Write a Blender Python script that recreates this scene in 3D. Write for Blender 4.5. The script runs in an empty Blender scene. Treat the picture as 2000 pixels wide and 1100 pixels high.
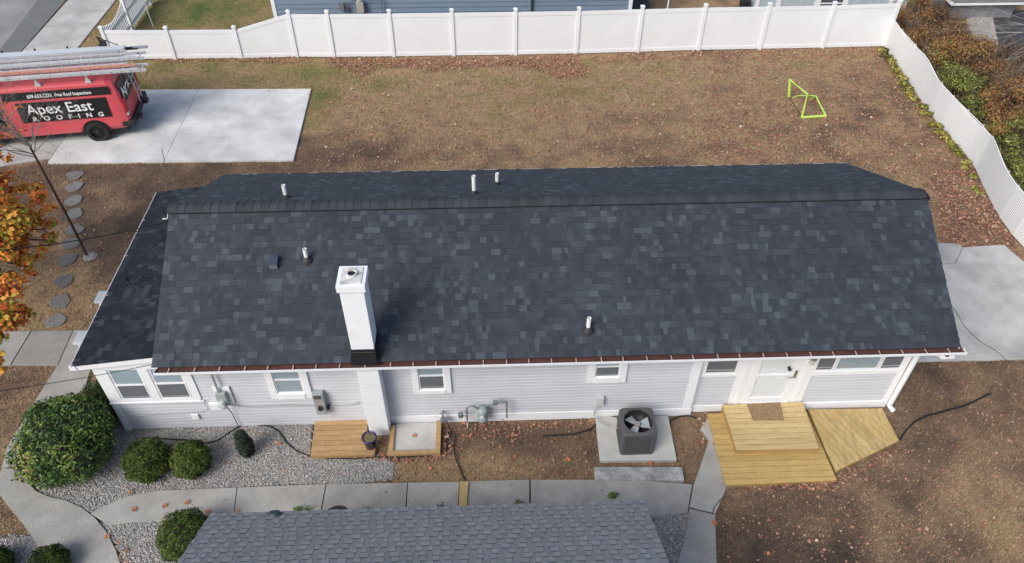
import bpy, bmesh, math, random
import numpy as np
from mathutils import Vector, Matrix, noise as mnoise
random.seed(7); rng = np.random.default_rng(7)
C = bpy.context.scene
col = C.collection
R = math.radians

# ------------------------------------------------------------------ camera
CAM_H, PITCH, YAW, ROLL, FPX = 14.3, 43.534, 2.2406, -0.2542, 1500.0
def cam_axes():
    th, ya, ro = R(PITCH), R(YAW), R(ROLL)
    f = Vector((math.sin(ya)*math.cos(th), math.cos(ya)*math.cos(th), -math.sin(th)))
    r = Vector((math.cos(ya), -math.sin(ya), 0)); d = f.cross(r)
    return r*math.cos(ro)+d*math.sin(ro), -r*math.sin(ro)+d*math.cos(ro), f
AR, AD, AF = cam_axes()
cd = bpy.data.cameras.new('camera'); cam = bpy.data.objects.new('camera', cd); col.objects.link(cam)
cam.matrix_world = Matrix(((AR.x, -AD.x, -AF.x, 0), (AR.y, -AD.y, -AF.y, 0), (AR.z, -AD.z, -AF.z, CAM_H), (0, 0, 0, 1)))
cd.sensor_width = 36; cd.lens = 36*FPX/2000; cd.clip_end = 1500
C.camera = cam
# ------------------------------------------------------------------ light
SUN_EL, SUN_AZ = 42, 222      # azimuth clockwise from +Y: light comes from the front left
w = bpy.data.worlds.new('World'); C.world = w; w.use_nodes = True
nt = w.node_tree; bg = nt.nodes['Background']
sk = nt.nodes.new('ShaderNodeTexSky'); sk.sky_type = 'NISHITA'; sk.sun_disc = False
sk.sun_elevation = R(SUN_EL); sk.sun_rotation = R(SUN_AZ); sk.air_density = 1.0; sk.dust_density = 3.0; sk.ozone_density = 1.0
nt.links.new(sk.outputs[0], bg.inputs[0]); bg.inputs[1].default_value = 0.118
sd = bpy.data.lights.new('sun', 'SUN'); so = bpy.data.objects.new('sun', sd); col.objects.link(so)
sd.energy = 1.75; sd.angle = R(32); sd.color = (1.0, 0.97, 0.93)
dv = Vector((math.sin(R(SUN_AZ))*math.cos(R(SUN_EL)), math.cos(R(SUN_AZ))*math.cos(R(SUN_EL)), math.sin(R(SUN_EL))))
so.rotation_euler = dv.to_track_quat('Z', 'Y').to_euler(); so.location = (-20, -10, 40)
vs = C.view_settings; vs.view_transform = 'Standard'; vs.look = 'None'; vs.gamma = 1; vs.exposure = 0.43; vs.use_curve_mapping = False
C.render.engine = 'CYCLES'

# ------------------------------------------------------------------ measuring helpers (photo pixel -> point on a world plane)
def ray(x, y): return AR*((x-1000)/FPX) + AD*((y-550)/FPX) + AF
def G(x, y, z=0.0):
    d = ray(x, y); t = (z-CAM_H)/d.z; return Vector((d.x*t, d.y*t, z))
def Wp(x, y, Y):
    d = ray(x, y); t = Y/d.y; return Vector((d.x*t, Y, CAM_H+d.z*t))
def Gp(pts, z=0.0): return [(G(*p, z).x, G(*p, z).y) for p in pts]

# ------------------------------------------------------------------ materials
MATS = {}
def mat(name, c, rough=.7, var=.0, vscale=3., bump=0., bscale=60., tone=None, metal=0., spec=.4, streak=None, c2=None, alpha=1., rnd=0., detail=6., emit=None, speck=None):
    """var: large soft variation; tone: list of (pos, colour) read from the face attribute 'tone'."""
    if name in MATS: return MATS[name]
    m = bpy.data.materials.new(name); m.use_nodes = True; n = m.node_tree.nodes; L = m.node_tree.links
    p = n['Principled BSDF']; p.inputs['Roughness'].default_value = rough; p.inputs['Metallic'].default_value = metal
    p.inputs['Specular IOR Level'].default_value = spec; p.inputs['Alpha'].default_value = alpha
    g = n.new('ShaderNodeNewGeometry')
    mp = n.new('ShaderNodeMapping'); L.new(g.outputs['Position'], mp.inputs[0])
    if streak: mp.inputs['Scale'].default_value = streak
    if tone:
        a = n.new('ShaderNodeAttribute'); a.attribute_name = 'tone'
        cr = n.new('ShaderNodeValToRGB'); L.new(a.outputs['Fac'], cr.inputs[0])
        e = cr.color_ramp.elements
        for i, (q, cc) in enumerate(tone):
            el = e[i] if i < 2 else e.new(q)
            el.position = q; el.color = (*cc, 1)
        base = cr.outputs[0]
    else:
        rgb = n.new('ShaderNodeRGB'); rgb.outputs[0].default_value = (*c, 1); base = rgb.outputs[0]
    def mul(base, val_socket):
        mx = n.new('ShaderNodeMix'); mx.data_type = 'RGBA'; mx.blend_type = 'MULTIPLY'; mx.inputs[0].default_value = 1
        L.new(base, mx.inputs[6]); L.new(val_socket, mx.inputs[7]); return mx.outputs[2]
    def ranged(sock, lo, hi, a=.25, b=.75):
        r = n.new('ShaderNodeMapRange'); r.inputs[1].default_value = a; r.inputs[2].default_value = b
        r.inputs[3].default_value = lo; r.inputs[4].default_value = hi; L.new(sock, r.inputs[0]); return r.outputs[0]
    if c2:
        t = n.new('ShaderNodeTexNoise'); t.inputs['Scale'].default_value = vscale*.6; t.inputs['Detail'].default_value = 7; t.inputs['Roughness'].default_value = .62
        L.new(mp.outputs[0], t.inputs[0]); mx = n.new('ShaderNodeMix'); mx.data_type = 'RGBA'
        L.new(ranged(t.outputs[0], 0, 1, .38, .62), mx.inputs[0]); L.new(base, mx.inputs[6]); mx.inputs[7].default_value = (*c2, 1); base = mx.outputs[2]
    if var:
        t = n.new('ShaderNodeTexNoise'); t.inputs['Scale'].default_value = vscale; t.inputs['Detail'].default_value = detail; t.inputs['Roughness'].default_value = .6
        L.new(mp.outputs[0], t.inputs[0]); base = mul(base, ranged(t.outputs[0], 1-var, 1+var))
    if speck:
        t = n.new('ShaderNodeTexNoise'); t.inputs['Scale'].default_value = speck[0]; t.inputs['Detail'].default_value = 3
        L.new(g.outputs['Position'], t.inputs[0]); base = mul(base, ranged(t.outputs[0], 1-speck[1], 1+speck[1], .3, .7))
    if rnd:
        oi = n.new('ShaderNodeObjectInfo'); base = mul(base, ranged(oi.outputs['Random'], 1-rnd, 1+rnd, 0, 1))
    L.new(base, p.inputs['Base Color'])
    if bump:
        t = n.new('ShaderNodeTexNoise'); t.inputs['Scale'].default_value = bscale; t.inputs['Detail'].default_value = 5
        L.new(mp.outputs[0], t.inputs[0]); b = n.new('ShaderNodeBump'); b.inputs['Strength'].default_value = bump; b.inputs['Distance'].default_value = .02
        L.new(t.outputs[0], b.inputs['Height']); L.new(b.outputs[0], p.inputs['Normal'])
    if emit: p.inputs['Emission Color'].default_value = (*emit, 1); p.inputs['Emission Strength'].default_value = 1
    MATS[name] = m; return m

# ------------------------------------------------------------------ mesh helpers
class MB:
    def __init__(s): s.v = []; s.f = []; s.t = []
    def add(s, vs, fs, tone=0.):
        o = len(s.v); s.v += [tuple(q) for q in vs]; s.f += [tuple(i+o for i in f) for f in fs]
        s.t += (list(tone) if isinstance(tone, (list, tuple)) else [tone]*len(fs)); return s
    def box(s, x0, x1, y0, y1, z0, z1, tone=0.):
        return s.add([(x0,y0,z0),(x1,y0,z0),(x1,y1,z0),(x0,y1,z0),(x0,y0,z1),(x1,y0,z1),(x1,y1,z1),(x0,y1,z1)],
              [(0,3,2,1),(4,5,6,7),(0,1,5,4),(1,2,6,5),(2,3,7,6),(3,0,4,7)], tone)
    def prism(s, poly, z0, z1, tone=0., flare=0.):
        n = len(poly); a = sum(poly[i][0]*poly[(i+1)%n][1]-poly[(i+1)%n][0]*poly[i][1] for i in range(n))
        if a < 0: poly = poly[::-1]
        f = [tuple(range(n))[::-1], tuple(range(n, 2*n))] + [(i, (i+1)%n, n+(i+1)%n, n+i) for i in range(n)]
        return s.add([(x, y, z0) for x, y in poly]+[(x, y, z1) for x, y in poly], f, tone)
    def tube(s, pts, r, n=8, tone=0., cap=True):
        pts = [Vector(p) for p in pts]; rs = r if isinstance(r, (list, tuple)) else [r]*len(pts)
        vv = []; up = None
        for i, p in enumerate(pts):
            d = (pts[min(i+1, len(pts)-1)]-pts[max(i-1, 0)]).normalized()
            if up is None: up = d.orthogonal().normalized()
            up = (up-d*up.dot(d)).normalized() if (up-d*up.dot(d)).length > 1e-4 else d.orthogonal().normalized()
            b = d.cross(up)
            for k in range(n):
                a = 2*math.pi*k/n; vv.append(p+(up*math.cos(a)+b*math.sin(a))*rs[i])
        f = [(i*n+k, i*n+(k+1)%n, (i+1)*n+(k+1)%n, (i+1)*n+k) for i in range(len(pts)-1) for k in range(n)]
        if cap: f += [tuple(range(n))[::-1], tuple((len(pts)-1)*n+k for k in range(n))]
        return s.add(vv, f, tone)
    def lathe(s, prof, c=(0,0,0), n=20, tone=0.):
        vv = []; c = Vector(c)
        for r_, z in prof:
            for k in range(n): a = 2*math.pi*k/n; vv.append(c+Vector((r_*math.cos(a), r_*math.sin(a), z)))
        m = len(prof); f = [(i*n+k, i*n+(k+1)%n, (i+1)*n+(k+1)%n, (i+1)*n+k) for i in range(m-1) for k in range(n)]
        return s.add(vv, f, tone)
    def xf(s, M):
        s.v = [tuple(M @ Vector(q)) for q in s.v]; return s
    def mesh(s, name, m, smooth=False):
        me = bpy.data.meshes.new(name); me.from_pydata(s.v, [], s.f)
        if m: me.materials.append(m)
        a = me.attributes.new('tone', 'FLOAT', 'FACE'); a.data.foreach_set('value', s.t)
        if smooth: me.polygons.foreach_set('use_smooth', [True]*len(me.polygons))
        me.update(); return me
    def build(s, name, m, parent=None, smooth=False, bevel=0.):
        o = bpy.data.objects.new(name, s.mesh(name, m, smooth)); col.objects.link(o)
        if parent: o.parent = parent
        if bevel:
            b = o.modifiers.new('bevel', 'BEVEL'); b.width = bevel; b.segments = 2; b.limit_method = 'ANGLE'
        return o
def npmesh(name, V, nper, tone, m, parent=None):
    """V (n*nper,3) loose polygons of nper corners each"""
    n = len(V)//nper; me = bpy.data.meshes.new(name)
    me.vertices.add(len(V)); me.vertices.foreach_set('co', np.ascontiguousarray(V, dtype=np.float32).ravel())
    me.loops.add(len(V)); me.loops.foreach_set('vertex_index', np.arange(len(V), dtype=np.int32))
    me.polygons.add(n); me.polygons.foreach_set('loop_start', np.arange(0, n*nper, nper, dtype=np.int32))
    a = me.attributes.new('tone', 'FLOAT', 'FACE'); a.data.foreach_set('value', np.asarray(tone, dtype=np.float32))
    me.materials.append(m); me.update(calc_edges=True); me.validate()
    o = bpy.data.objects.new(name, me); col.objects.link(o)
    if parent: o.parent = parent
    return o
def tag(o, label=None, cat=None, group=None, kind=None):
    if label: o['label'] = label
    if cat: o['category'] = cat
    if group: o['group'] = group
    if kind: o['kind'] = kind
    return o
def empty(name, loc=(0,0,0), rz=0., parent=None):
    o = bpy.data.objects.new(name, None); col.objects.link(o); o.location = loc; o.rotation_euler.z = rz; o.empty_display_size = .2
    if parent: o.parent = parent
    return o
def inst(name, me, parent, loc=(0,0,0), rot=(0,0,0)):
    o = bpy.data.objects.new(name, me); col.objects.link(o); o.location = loc; o.rotation_euler = rot; o.parent = parent; return o
def fbm(x, y, s=1., o=3):
    return sum(mnoise.noise((x*s*2**i+17*i, y*s*2**i-9*i, 3.3*i))*.5**i for i in range(o))
def in_poly(px, py, poly):
    ins = np.zeros(len(px), bool); n = len(poly)
    for i in range(n):
        x1, y1 = poly[i]; x2, y2 = poly[(i+1)%n]
        if y1 == y2: continue
        c = ((y1 > py) != (y2 > py)) & (px < (x2-x1)*(py-y1)/(y2-y1)+x1); ins ^= c
    return ins
def clip(poly, a, b, c):     # keep a*x+b*y<=c
    out = []
    for i in range(len(poly)):
        p, q = poly[i], poly[(i+1)%len(poly)]; dp = a*p[0]+b*p[1]-c; dq = a*q[0]+b*q[1]-c
        if dp <= 0: out.append(p)
        if dp*dq < 0: t = dp/(dp-dq); out.append((p[0]+(q[0]-p[0])*t, p[1]+(q[1]-p[1])*t))
    return out

white = mat('white_vinyl', (.78,.80,.82), .45, var=.04, vscale=1.2, spec=.35)
trimw = mat('white_trim', (.80,.82,.84), .5, var=.04, vscale=2.5)
sidm = mat('grey_siding', (.55,.57,.61), .55, var=.05, vscale=1.4, rnd=.03, bump=.05, bscale=25)
pane_d = mat('dark_glass', (.10,.11,.13), .08, spec=.7, alpha=.55)
pane_l = mat('pale_glass', (.35,.45,.5), .08, spec=.7, alpha=.35)
blindm = mat('window_blind', (.52,.62,.68), .8)
screenm = mat('insect_screen', (.13,.14,.155), .8, streak=(1,1,18), var=.25, vscale=3)
roomm = mat('dim_room', (.12,.13,.145), .9)
SH = [(0,(.022,.028,.038)),(.35,(.031,.038,.050)),(.7,(.044,.053,.067)),(1,(.064,.077,.093))]
shm = mat('charcoal_shingle', (0,0,0), .78, tone=SH, var=.20, vscale=.9, speck=(70,.32), bump=.25, bscale=160, spec=.45)
SHG = [(0,(.06,.061,.064)),(.3,(.178,.183,.190)),(.7,(.245,.252,.262)),(1,(.34,.35,.36))]
shg = mat('grey_shingle', (0,0,0), .85, tone=SHG, var=.10, vscale=2, speck=(110,.16), bump=.2, bscale=150)
under = mat('roof_underlay', (.02,.022,.027), .9)
conc = mat('pale_concrete', (.62,.625,.61), .85, var=.24, vscale=1.1, speck=(60,.07), bump=.12, bscale=60, rnd=.04, c2=(.52,.53,.52))
conw = mat('walk_concrete', (.29,.282,.258), .88, var=.18, vscale=1.8, speck=(45,.16), bump=.2, bscale=70, rnd=.16, c2=(.35,.342,.32))
conr = mat('aged_concrete', (.52,.515,.495), .88, var=.16, vscale=1.2, speck=(50,.1), bump=.15, bscale=60, c2=(.36,.355,.34), rnd=.03)
crackm = mat('crack_shadow', (.05,.047,.04), .95)
jointm = mat('joint_soil', (.10,.09,.075), .95, var=.3, vscale=9)
asph = mat('worn_asphalt', (.23,.225,.23), .9, var=.2, vscale=.8, speck=(40,.2), bump=.2, bscale=50, c2=(.30,.285,.285))
asph2 = mat('asphalt_patch', (.16,.165,.165), .9, var=.15, vscale=1, speck=(40,.15), bump=.2, bscale=50)
pine = mat('treated_pine', (.55,.42,.21), .65, var=.14, vscale=2.2, streak=(1,9,9), rnd=.09, bump=.1, bscale=8, speck=(14,.07), c2=(.47,.34,.155))
pineY = mat('treated_pine_across', (.51,.385,.18), .65, var=.16, vscale=2.2, streak=(9,2,9), rnd=.08, bump=.1, bscale=8, speck=(14,.07), c2=(.43,.30,.12))
pineL = mat('lower_pine', (.49,.34,.125), .65, var=.14, vscale=2.2, streak=(1,9,9), rnd=.09, bump=.1, bscale=8, speck=(14,.08), c2=(.45,.31,.115))
pineO = mat('old_pine', (.42,.27,.13), .7, var=.16, vscale=2.2, streak=(1,9,9), rnd=.10, bump=.1, bscale=8, speck=(12,.1))
blackm = mat('black_plastic', (.018,.018,.02), .5)
blk2 = mat('black_flashing', (.012,.012,.014), .75)
greym = mat('grey_metal', (.33,.37,.37), .5, metal=.1, var=.08)
pipem = mat('galvanised_pipe', (.2,.23,.25), .5, metal=.3, var=.15, vscale=20)
acm = mat('charcoal_steel', (.085,.082,.088), .5, var=.08, vscale=3)
acg = mat('charcoal_grille', (.05,.055,.058), .6)
# ------------------------------------------------------------------ ground
def px_of(X, Y, Z=0.):
    v = np.stack([np.asarray(X, float), np.asarray(Y, float), np.zeros_like(np.asarray(X, float))+Z-CAM_H], -1)
    xc = v@np.array(AR); yc = v@np.array(AD); zc = np.maximum(v@np.array(AF), .1)
    return 1000+FPX*xc/zc, 550+FPX*yc/zc
# patches of the lawn, photographed: (cx, cy, rx, ry, tone, weight)   tone 0 dark dirt .25 brown .5 tan .75 straw-olive 1 green
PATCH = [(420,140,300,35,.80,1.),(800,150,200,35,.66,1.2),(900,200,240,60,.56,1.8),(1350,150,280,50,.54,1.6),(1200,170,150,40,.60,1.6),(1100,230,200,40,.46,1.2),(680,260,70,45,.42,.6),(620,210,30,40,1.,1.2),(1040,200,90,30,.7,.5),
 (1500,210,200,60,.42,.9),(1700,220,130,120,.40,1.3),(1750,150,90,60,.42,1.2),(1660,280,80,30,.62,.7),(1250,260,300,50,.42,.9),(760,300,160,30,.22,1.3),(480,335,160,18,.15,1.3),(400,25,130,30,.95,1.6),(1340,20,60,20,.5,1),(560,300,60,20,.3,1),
 (150,600,90,90,.46,1.2),(60,560,70,120,.5,1.),(220,450,90,90,.16,1.4),(170,370,140,40,.18,1.4),(60,820,50,120,.30,1.2),(40,1000,60,60,.28,1.2),(1100,880,90,30,.18,1.2),(950,905,100,30,.66,1.0),(1000,860,90,30,.12,1.),(830,905,60,20,.66,1),
 (1700,950,220,90,.20,1.6),(1960,1000,50,60,.66,1.),(1500,1060,120,70,.12,1.6),(1640,1080,120,40,.16,1.2),(1850,800,110,70,.12,1.6),(1850,940,80,60,.26,1.2),(1730,770,25,15,.8,.6),(1950,780,60,60,.2,.8),(1800,1040,120,60,.26,1.0),(1440,980,30,40,.14,1),(1900,420,40,60,.18,1.2),(1980,880,60,60,.3,1),
 (240,100,60,60,.8,1.4),(1340,830,40,60,.15,1.3),(1150,1075,80,30,.3,1)]
def ground_tone(X, Y):
    u, v = px_of(X, Y); num = np.full(len(u), .33*.25); den = np.full(len(u), .25)
    for cx, cy, rx, ry, t, wt in PATCH:
        k = wt*np.exp(-(((u-cx)/rx)**2+((v-cy)/ry)**2)); num += k*t; den += k
    nz = np.array([fbm(x, y, 1.1, 4)*.21+fbm(x+40, y, .25, 2)*.12 for x, y in zip(X, Y)])
    return np.clip(num/den+nz, 0, 1)
GT = [(0,(.068,.052,.042)),(.25,(.172,.116,.080)),(.5,(.335,.232,.138)),(.75,(.225,.185,.082)),(1,(.085,.12,.038))]
def ax(lo, hi, a, b, st):
    o = [];
    q = a; g = st
    while q > lo: g *= 1.6; q = max(lo, q-g); o.append(q)
    o = o[::-1]+list(np.arange(a, b, st)); q = o[-1]; g = st
    while q < hi: g *= 1.6; q = min(hi, q+g); o.append(q)
    return np.array(o)
gx, gy = ax(-400, 400, -22, 26, .2), ax(-400, 400, 5, 36, .2)
GX, GY = np.meshgrid(gx, gy); gxf, gyf = GX.ravel(), GY.ravel()
near = (gxf > -24) & (gxf < 28) & (gyf > 3) & (gyf < 38)
gt = np.full(len(gxf), .34); gt[near] = ground_tone(gxf[near], gyf[near])
gz = np.array([fbm(x, y, 1.7, 2)*.012-.016 if n_ else -.016 for x, y, n_ in zip(gxf, gyf, near)])
me = bpy.data.meshes.new('lawn'); W_, H_ = len(gx), len(gy)
ii = (np.arange(H_-1)[:, None]*W_+np.arange(W_-1)[None]).ravel()
me.from_pydata(np.stack([gxf, gyf, gz], 1).tolist(), [], np.stack([ii, ii+1, ii+W_+1, ii+W_], 1).tolist())
a = me.attributes.new('tone', 'FLOAT', 'POINT'); a.data.foreach_set('value', gt.astype(np.float32))
me.polygons.foreach_set('use_smooth', [True]*len(me.polygons))
lawn = bpy.data.objects.new('lawn', me); col.objects.link(lawn); tag(lawn, kind='structure')
me.materials.append(mat('lawn_soil', (0,0,0), .95, tone=GT, var=.28, vscale=5, detail=9, speck=(55,.35), bump=.9, bscale=35, spec=.1))

# paved things: name -> (list of slab polygons, material, thickness)
SLABS = []
def paving(name, polys, m, h=.05, gap=.008):
    root = empty(name); tag(root, kind='structure')
    for p in polys:
        SLABS.append(p)
        MB().prism(p, -.10, h+random.uniform(-.004, .004)).build('slab', m, root, bevel=.006)
    return root
def crack(name_parent, pts, z, r=.006):
    P_ = [G(x, y, z) for x, y in pts]; Q = []
    for i in range(len(P_)-1):
        for k in range(6):
            q = P_[i].lerp(P_[i+1], k/6); q = q+Vector((random.uniform(-1,1)*.012, random.uniform(-1,1)*.012, 0)); Q.append(q)
    Q.append(P_[-1]); m = MB(); vv = []; 
    for i, q in enumerate(Q):
        d = (Q[min(i+1, len(Q)-1)]-Q[max(0, i-1)]).normalized(); s_ = Vector((-d.y, d.x, 0))*r*random.uniform(.6, 1.3)
        vv += [(q.x-s_.x, q.y-s_.y, z+.002), (q.x+s_.x, q.y+s_.y, z+.002), (q.x+s_.x, q.y+s_.y, z-.004), (q.x-s_.x, q.y-s_.y, z-.004)]
    f = []
    for i in range(len(Q)-1):
        for k in range(4): f.append((i*4+k, i*4+(k+1)%4, i*4+4+(k+1)%4, i*4+4+k))
    m.add(vv, f); m.build('crack', crackm, name_parent)
# parking pad, two by three slabs, joint lines as in the photo
def bil(c, u, v):   # c: four corners (x,y) a(0,0) b(1,0) c(1,1) d(0,1)
    return tuple((1-u)*(1-v)*c[0][k]+u*(1-v)*c[1][k]+u*v*c[2][k]+(1-u)*v*c[3][k] for k in (0, 1))
def grid_slabs(c, us, vs_, g):
    out = []
    for i in range(len(us)-1):
        for j in range(len(vs_)-1):
            q = [bil(c, us[i], vs_[j]), bil(c, us[i+1], vs_[j]), bil(c, us[i+1], vs_[j+1]), bil(c, us[i], vs_[j+1])]
            cx = sum(p[0] for p in q)/4; cy = sum(p[1] for p in q)/4
            out.append([(p[0]-math.copysign(g, p[0]-cx), p[1]-math.copysign(g, p[1]-cy)) for p in q])
    return out
padc = [(-14.1, 21.0), (-6.25, 20.9), (-6.38, 25.45), (-14.1, 25.6)]
pad = paving('parking_pad', grid_slabs(padc, [0, .47, 1], [0, .52, 1], .006), conc, .06)
apron = paving('driveway_apron', [[(-22, 20.2), (-15.6, 20.9), (-14.13, 21.3), (-14.13, 25.6), (-15.3, 26.9), (-22, 26.6)]], conr, .035)
# road on the left
MB().prism([(-80,-60),(-19.2,-60),(-18.7,28.2),(-19.4,34),(-19.4,120),(-80,120)], -.05, .012).build('road', asph); tag(bpy.data.objects['road'], kind='structure')
MB().prism([(-18.95,27.3),(-18.2,27.3),(-18.3,34),(-18.6,90),(-19.7,90),(-19.55,34)], -.04, .017).build('asphalt_patch', asph2); tag(bpy.data.objects['asphalt_patch'], kind='structure')
sw = paving('sidewalk', [[(-18.15,y0),(-16.1,y0),(-16.1,y0+1.9),(-18.15,y0+1.9)] for y0 in np.arange(26.8, 60, 1.92)]+[[(-18.15,y0),(-16.1,y0),(-16.1,y0+1.9),(-18.15,y0+1.9)] for y0 in np.arange(6.0, 19.2, 1.92)], conr, .04)
# right concrete pad
rp = paving('side_patio', [[(9.1,14.9),(12.9,15.35),(13.4,15.97),(13.4,16.17),(9.1,16.2)],
    [(9.1,14.88),(12.9,15.33),(13.42,15.98),(14.65,16.06),(14.85,15.2),(14.45,13.4),(14.6,11.82),(12.3,11.86),(9.6,13.0),(9.1,13.1)], [(9.1,13.08),(9.6,12.98),(12.28,11.85),(9.1,11.88)]], conr, .05)
crack(rp, [(1862,600),(1885,640),(1915,668),(1945,685),(1975,712)], .051, .008)
# front walk slabs (between the houses)
def sl(*pts, z=.05): return Gp(pts, z)
walk = paving('front_walk', [
    sl((176,1003),(190,994),(212,984),(240,972),(270,964),(310,958),(380,955),(462,952),(455,1012),(330,1016),(250,1020),(208,1026),(196,1014)), sl((464,952),(636,945),(624,1010),(456,1012)), sl((638,945),(795,943),(791,1010),(626,1010)),
    sl((797,943),(897,941),(893,1010),(793,1010)), sl((916,940),(1034,937),(1034,1010),(911,1010)), sl((1037,937),(1135,937),(1250,938),(1352,946),(1343,1001),(1260,1010),(1037,1010)),
    sl((1355,947),(1385,860),(1368,838),(1385,812),(1425,930),(1420,950),(1398,1002),(1346,992)), sl((1347,994),(1397,1004),(1402,1180),(1300,1180),(1335,1060))], conw, .05)
walk2 = paving('entry_walk', [
    sl((-160,648),(18,648),(60,646),(20,712),(-200,712)), sl((62,646),(142,645),(112,712),(22,712)), sl((144,645),(200,644),(165,760),(115,790),(70,780),(114,712)),
    sl((70,782),(132,785),(122,820),(100,856),(72,888),(42,915),(4,912),(14,872),(38,835)), sl((4,914),(42,917),(52,940),(72,960),(98,971),(130,978),(160,992),(186,1012),(207,1038),(225,1072),(240,1115),(252,1165),(262,1240),(112,1240),(103,1170),(92,1112),(72,1062),(46,1024),(20,994),(0,966),(-8,940))], conw, .05)
for s in list(walk2.children): s['label'] = 'pale grey slab of the curving entry walk'
crack(walk, [(1345,990),(1370,997),(1392,1004)], .056, .007); crack(walk, [(1392,1004),(1396,990),(1408,975),(1420,970)], .056, .008); crack(walk2, [(10,914),(25,912),(45,915)], .056, .006)
crack(pad, [(322,316),(318,300),(316,290)], .062, .006); crack(apron, [(120,312),(100,300),(84,294)], .037, .008)
SLABS += [[(-8.3,10.4),(9.1,10.4),(9.1,16.4),(-8.3,16.4)], [(-4.8,2.8),(2.4,2.8),(2.4,7.0),(-4.8,7.0)], [(-80,-60),(-16,-60),(-16,20),(-80,20)], [(-80,20),(-18,20),(-18,120),(-80,120)]]

# ------------------------------------------------------------------ gravel
grav_polys = [Gp([(232,835),(610,823),(606,892),(735,890),(770,905),(768,935),(700,944),(560,946),(462,952),(350,956),(290,962),(205,992),(170,1002),(120,985),(85,962),(45,915),(70,880),(105,830),(150,790),(185,745),(215,790)]),
    Gp([(200,1025),(255,1010),(400,1012),(385,1090),(330,1180),(250,1180),(235,1075)]), Gp([(-30,1052),(80,1048),(130,1060),(160,1085),(172,1130),(-30,1180)]), Gp([(1275,990),(1345,1000),(1335,1060),(1318,1130),(1290,1100)])]
gravb = mat('gravel_bed', (.28,.27,.255), .95, var=.35, vscale=30, speck=(60,.5), bump=1., bscale=45)
gravm = mat('gravel_stone', (0,0,0), .8, tone=[(0,(.12,.13,.14)),(.4,(.29,.288,.28)),(.75,(.45,.44,.415)),(.9,(.48,.40,.34)),(1,(.72,.72,.70))])
tet = np.array([[1,0,-.35],[-.5,.87,-.35],[-.5,-.87,-.35],[.2,.1,.75]]); tf = [(0,1,3),(1,2,3),(2,0,3)]
octv = np.array([[1,0,0],[0,1,0],[-1,0,0],[0,-1,0],[0,0,.8]]); octf = np.array([(0,1,4),(1,2,4),(2,3,4),(3,0,4)])
def poly_area(p): return abs(sum(p[i][0]*p[(i+1)%len(p)][1]-p[(i+1)%len(p)][0]*p[i][1] for i in range(len(p))))/2
for gi, gp_ in enumerate(grav_polys):
    bed = MB().prism(gp_, -.08, .012).build('gravel', gravb)
    tag(bed, kind='stuff', cat='gravel', label=['pale grey gravel bed beneath the shrubs along the front wall', 'small grey gravel wedge beside the lower round shrub', 'curved grey gravel strip in the lower left corner', 'bluish gravel sliver between grey roof and right walk'][gi])
    P_ = np.array(gp_); lo, hi = P_.min(0), P_.max(0); n = int(poly_area(gp_)*1150); q = rng.uniform(lo, hi, (n*3, 2)); q = q[in_poly(q[:, 0], q[:, 1], gp_)]
    # ragged edge
    q = q+rng.normal(0, .05, q.shape)
    n = len(q); s = rng.uniform(.013, .030, n); ang = rng.uniform(0, 6.28, n); sq = rng.uniform(.55, 1., n)
    V = octv[None]*np.stack([s, s*sq, s*rng.uniform(.6, 1.1, n)], 1)[:, None]
    ca, sa = np.cos(ang)[:, None], np.sin(ang)[:, None]; X_ = V[:, :, 0]*ca-V[:, :, 1]*sa; Y_ = V[:, :, 0]*sa+V[:, :, 1]*ca
    V = np.stack([X_+q[:, :1], Y_+q[:, 1:2], V[:, :, 2]+rng.uniform(.008, .03, n)[:, None]], 2)
    T_ = V[:, octf].reshape(-1, 3); t = np.repeat(rng.beta(2.2, 1.8, n), 4)
    o = npmesh('gravel_stones', T_, 3, t, gravm, bed); o['kind'] = 'stuff'

# ------------------------------------------------------------------ grass blades and fallen leaves
def excluded(X, Y):
    m = np.zeros(len(X), bool)
    for p in SLABS+grav_polys: m |= in_poly(X, Y, p)
    return m
def grass(n, box, lab):
    u = rng.uniform(box[0], box[2], n); v = rng.uniform(box[1], box[3], n)
    X, Y = [], []
    P3 = np.array([AR]), 0
    dx = np.array(AR)[None]*((u-1000)/FPX)[:, None]+np.array(AD)[None]*((v-550)/FPX)[:, None]+np.array(AF)[None]
    t = -CAM_H/dx[:, 2]; X, Y = dx[:, 0]*t, dx[:, 1]*t
    return X, Y
X1, Y1 = grass(230000, (-30, 40, 2030, 360), ''); X2, Y2 = grass(50000, (-30, 360, 330, 1110), ''); X3, Y3 = grass(90000, (740, 690, 2030, 1110), ''); X4, Y4 = grass(14000, (1780, 360, 2030, 720), '')
X5, Y5 = grass(9000, (-30,0,700,60), '')
X = np.concatenate([X1, X2, X3, X4, X5]); Y = np.concatenate([Y1, Y2, Y3, Y4, Y5])
k = ~excluded(X, Y) & (Y < 40); X, Y = X[k], Y[k]; n = len(X)
gi_x = (np.clip(np.searchsorted(gx, X), 1, W_-1)); gi_y = np.clip(np.searchsorted(gy, Y), 1, H_-1); tn = gt.reshape(H_, W_)[gi_y, gi_x]
keep = rng.uniform(0, 1, n) < (.25+1.2*tn); X, Y, tn = X[keep], Y[keep], tn[keep]; n = len(X)
ang = rng.uniform(0, 6.28, n); ln = rng.uniform(.03, .085, n); wd = rng.uniform(.004, .011, n); lean = rng.uniform(.15, .95, n)
dxv = np.stack([np.cos(ang), np.sin(ang)], 1); px_ = np.stack([-np.sin(ang), np.cos(ang)], 1)
V = np.zeros((n, 3, 3)); V[:, 0, :2] = np.stack([X, Y], 1)-px_*wd[:, None]; V[:, 1, :2] = np.stack([X, Y], 1)+px_*wd[:, None]
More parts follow.
